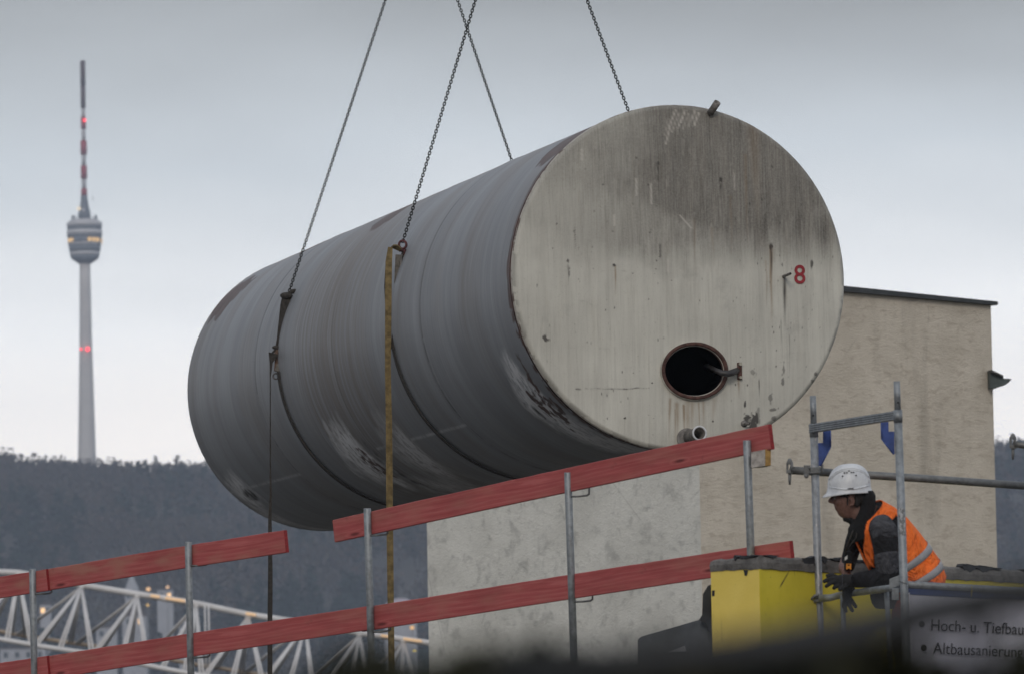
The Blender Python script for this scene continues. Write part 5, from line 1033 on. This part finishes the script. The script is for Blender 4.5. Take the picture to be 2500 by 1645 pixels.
# trousers
M['trouser']=simple('red_work_trousers',(.22,.04,.028),.9,0,.25,10,bump=.01); M['trouserd']=simple('dark_trouser_leg',(.03,.032,.042),.9,0,.3,10,bump=.01)
q=MB()
for s_ in (-1,1): limb([(Pp(2262,1418,s_*.09),.105),(Pp(2232,1490,s_*.10),.095),(Pp(2212,1535,s_*.10),.085)],20,q)
q.ball(Pp(2262,1420),1,16,10,(R_*.11,F_*.17,U_*.11)); 
limb([(Pp(2215,1452,-.06),.06),(Pp(2202,1490,-.06),.062),(Pp(2204,1530,-.08),.065)],18,q)
tro=remesh(q.build('trousers',M['trouser'],person),.008,1)
q=MB()
for s_ in (-1,1): limb([(Pp(2210,1515,s_*.10),.090),(Pp(2212,1570,s_*.10),.082),(Pp(2226,1690,s_*.10),.068),(ankN+U_*.06 if s_<0 else ankF+U_*.06,.060)],18,q)
remesh(q.build('trouser_leg',M['trouserd'],tro),.009,1)
for s_,an_ in ((-1,ankN),(1,ankF)):
    q=MB(); q.ball(an_+fwd*.06,1,16,10,(fwd*.15,lat*.05,Vector((0,0,.045)))); q.ball(an_,1,16,10,(fwd*.06,lat*.05,Vector((0,0,.09)))); bt=q.build('boot',M['fleece'],person)
# radio on strap
rd=thing('two_way_radio','black two way radio with orange face hanging on the worker chest','radio',Pp(2071,1390,-.02))
q=MB(); q.box(Pp(2070,1368,-.03),R_*.022,F_*.016,U_*.055); q.tube([Pp(2063,1350,-.03),Pp(2063,1330,-.03)],.006,10); q.build('radio_body',M['fleece'],rd,bev=.004)
q=MB(); q.box(Pp(2072,1382,-.05),R_*.0155,F_*.004,U_*.0175); q.build('orange_panel',simple('orange_plastic',(.55,.20,.02)),rd,bev=.002)
q=MB(); q.box(Pp(2072,1378,-.0545),R_*.006,F_*.001,U_*.004); q.box(Pp(2072,1388,-.0545),R_*.007,F_*.001,U_*.0035); q.build('radio_button',M['dark'],rd)
q=MB(); q.box(Pp(2065.5,1361,-.05),R_*.008+U_*.006,F_*.002,U_*.010); q.build('chrome_clip',simple('pale_clip',(.6,.6,.58),.3),rd)
q=MB(); q.tube([Pp(2084,1290,-.06),Pp(2078,1306,-.10),Pp(2068,1330,-.07),Pp(2064,1350,-.05)],.0045,8); q.tube([Pp(2092,1296,-.08),Pp(2090,1312,-.11),Pp(2080,1324,-.10),Pp(2068,1342,-.06)],.0035,8); q.build('neck_strap',M['web_dark'],rd)

# ------------------------------------------------------------------ foreground: dark hedge and handrail close to the camera
n=NT('dark_hedge_leaf',.8,0,.25); at=n.attr('tint'); n.col(at.outputs['Color']); M['leaf']=n.m
def leaves(name,label,prof,d0,d1,N,size,z0,cat='hedge'):
    rs=np.random.default_rng(len(label)); vs=[];cs=[]
    for i in range(N):
        px=rs.uniform(prof[0][0],prof[-1][0]); yt=float(np.interp(px,[p[0] for p in prof],[p[1] for p in prof])); d=rs.uniform(d0,d1)
        top_=W(px,yt,d); h=rs.random()**1.4; z=top_.z-h*(top_.z-z0)-rs.exponential(.004); c=Vector((top_.x,top_.y,z)); s=size*rs.uniform(.5,1.4)
        a=Vector(rs.normal(size=3)).normalized(); b=Vector(rs.normal(size=3)); b=(b-a*a.dot(b)).normalized()
        vs+=[c-a*s,c+b*s*.45,c+a*s,c-b*s*.45]; t=rs.uniform(.5,1.3); base=(.016,.018,.009) if rs.random()<.8 else (.040,.036,.010); cs+=[[base[0]*t,base[1]*t,base[2]*t,1]]*4
    me=bpy.data.meshes.new(name); o0=Vector((sum(v.x for v in vs)/len(vs),sum(v.y for v in vs)/len(vs),0)); me.from_pydata([tuple(v-o0) for v in vs],[],[(4*i,4*i+1,4*i+2,4*i+3) for i in range(N)])
    a=me.color_attributes.new('tint','FLOAT_COLOR','POINT'); a.data.foreach_set('color',np.array(cs,'f').ravel()); me.materials.append(M['leaf'])
    o=bpy.data.objects.new(name,me); C.objects.link(o); o.location=o0; o['_org']=tuple(o0); return tag(o,label,cat)
hp_=[(610,1790),(700,1720),(780,1665),(860,1625),(905,1612),(960,1628),(1050,1618),(1250,1604),(1450,1598),(1600,1594),(1800,1590),(2000,1590),(2130,1600),(2250,1628),(2400,1635),(2500,1605),(3200,1600)]
leaves('hedge','dark out of focus hedge across the bottom right foreground',hp_,3.3,4.1,9000,.019,1.58)
leaves('shrub','dark blurred shrub sprig at the left end of the foreground hedge',[(820,1660),(880,1592),(905,1585),(940,1602),(1000,1650)],3.4,3.8,260,.014,1.70,'shrub')
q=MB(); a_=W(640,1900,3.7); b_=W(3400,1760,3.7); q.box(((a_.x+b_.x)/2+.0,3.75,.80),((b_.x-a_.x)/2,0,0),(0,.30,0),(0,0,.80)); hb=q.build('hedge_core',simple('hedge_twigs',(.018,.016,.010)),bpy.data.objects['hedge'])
M['fg']=simple('dark_foreground_metal',(.020,.022,.025),.6,.2)
hr=thing('handrail','dark blurred handrail rising towards the right in the near foreground','handrail',W(2380,2000,3.75))
q=MB(); q.tube([W(1180,1650,3.25),W(1700,1602,3.25),W(1900,1575,3.25),W(2100,1536,3.25),W(2300,1488,3.25),W(2600,1430,3.25),W(3400,1340,3.25)],[.008,.011,.013,.0138,.013,.013,.014],14); q.build('rail_bar',M['fg'],hr)
for x_ in (2392,2620): 
    q=MB(); t_=W(x_,float(np.interp(x_,[1900,2600],[1575,1430])),3.27); q.tube([t_,Vector((t_.x+.01,t_.y,0))],.0055,12); q.build('rail_upright',M['fg'],hr)

# ------------------------------------------------------------------ haze
hzn=bpy.data.materials.new('haze'); hzn.use_nodes=True; t=hzn.node_tree; t.nodes.clear(); o_=t.nodes.new('ShaderNodeOutputMaterial'); v_=t.nodes.new('ShaderNodeVolumePrincipled')
v_.inputs['Color'].default_value=(.68,.79,.97,1); v_.inputs['Density'].default_value=.0002; v_.inputs['Anisotropy'].default_value=0; t.links.new(v_.outputs[0],o_.inputs['Volume'])
q=MB(); q.box((0,600,163),(2650,0,0),(0,3650,0),(0,0,166)); hz_o=q.build('haze',hzn); tag(hz_o,kind='stuff',label='thin blue evening haze in the air over the valley',cat='haze')

for o in bpy.data.objects:
    for k in ('_org','_local'):
        if k in o: del o[k]
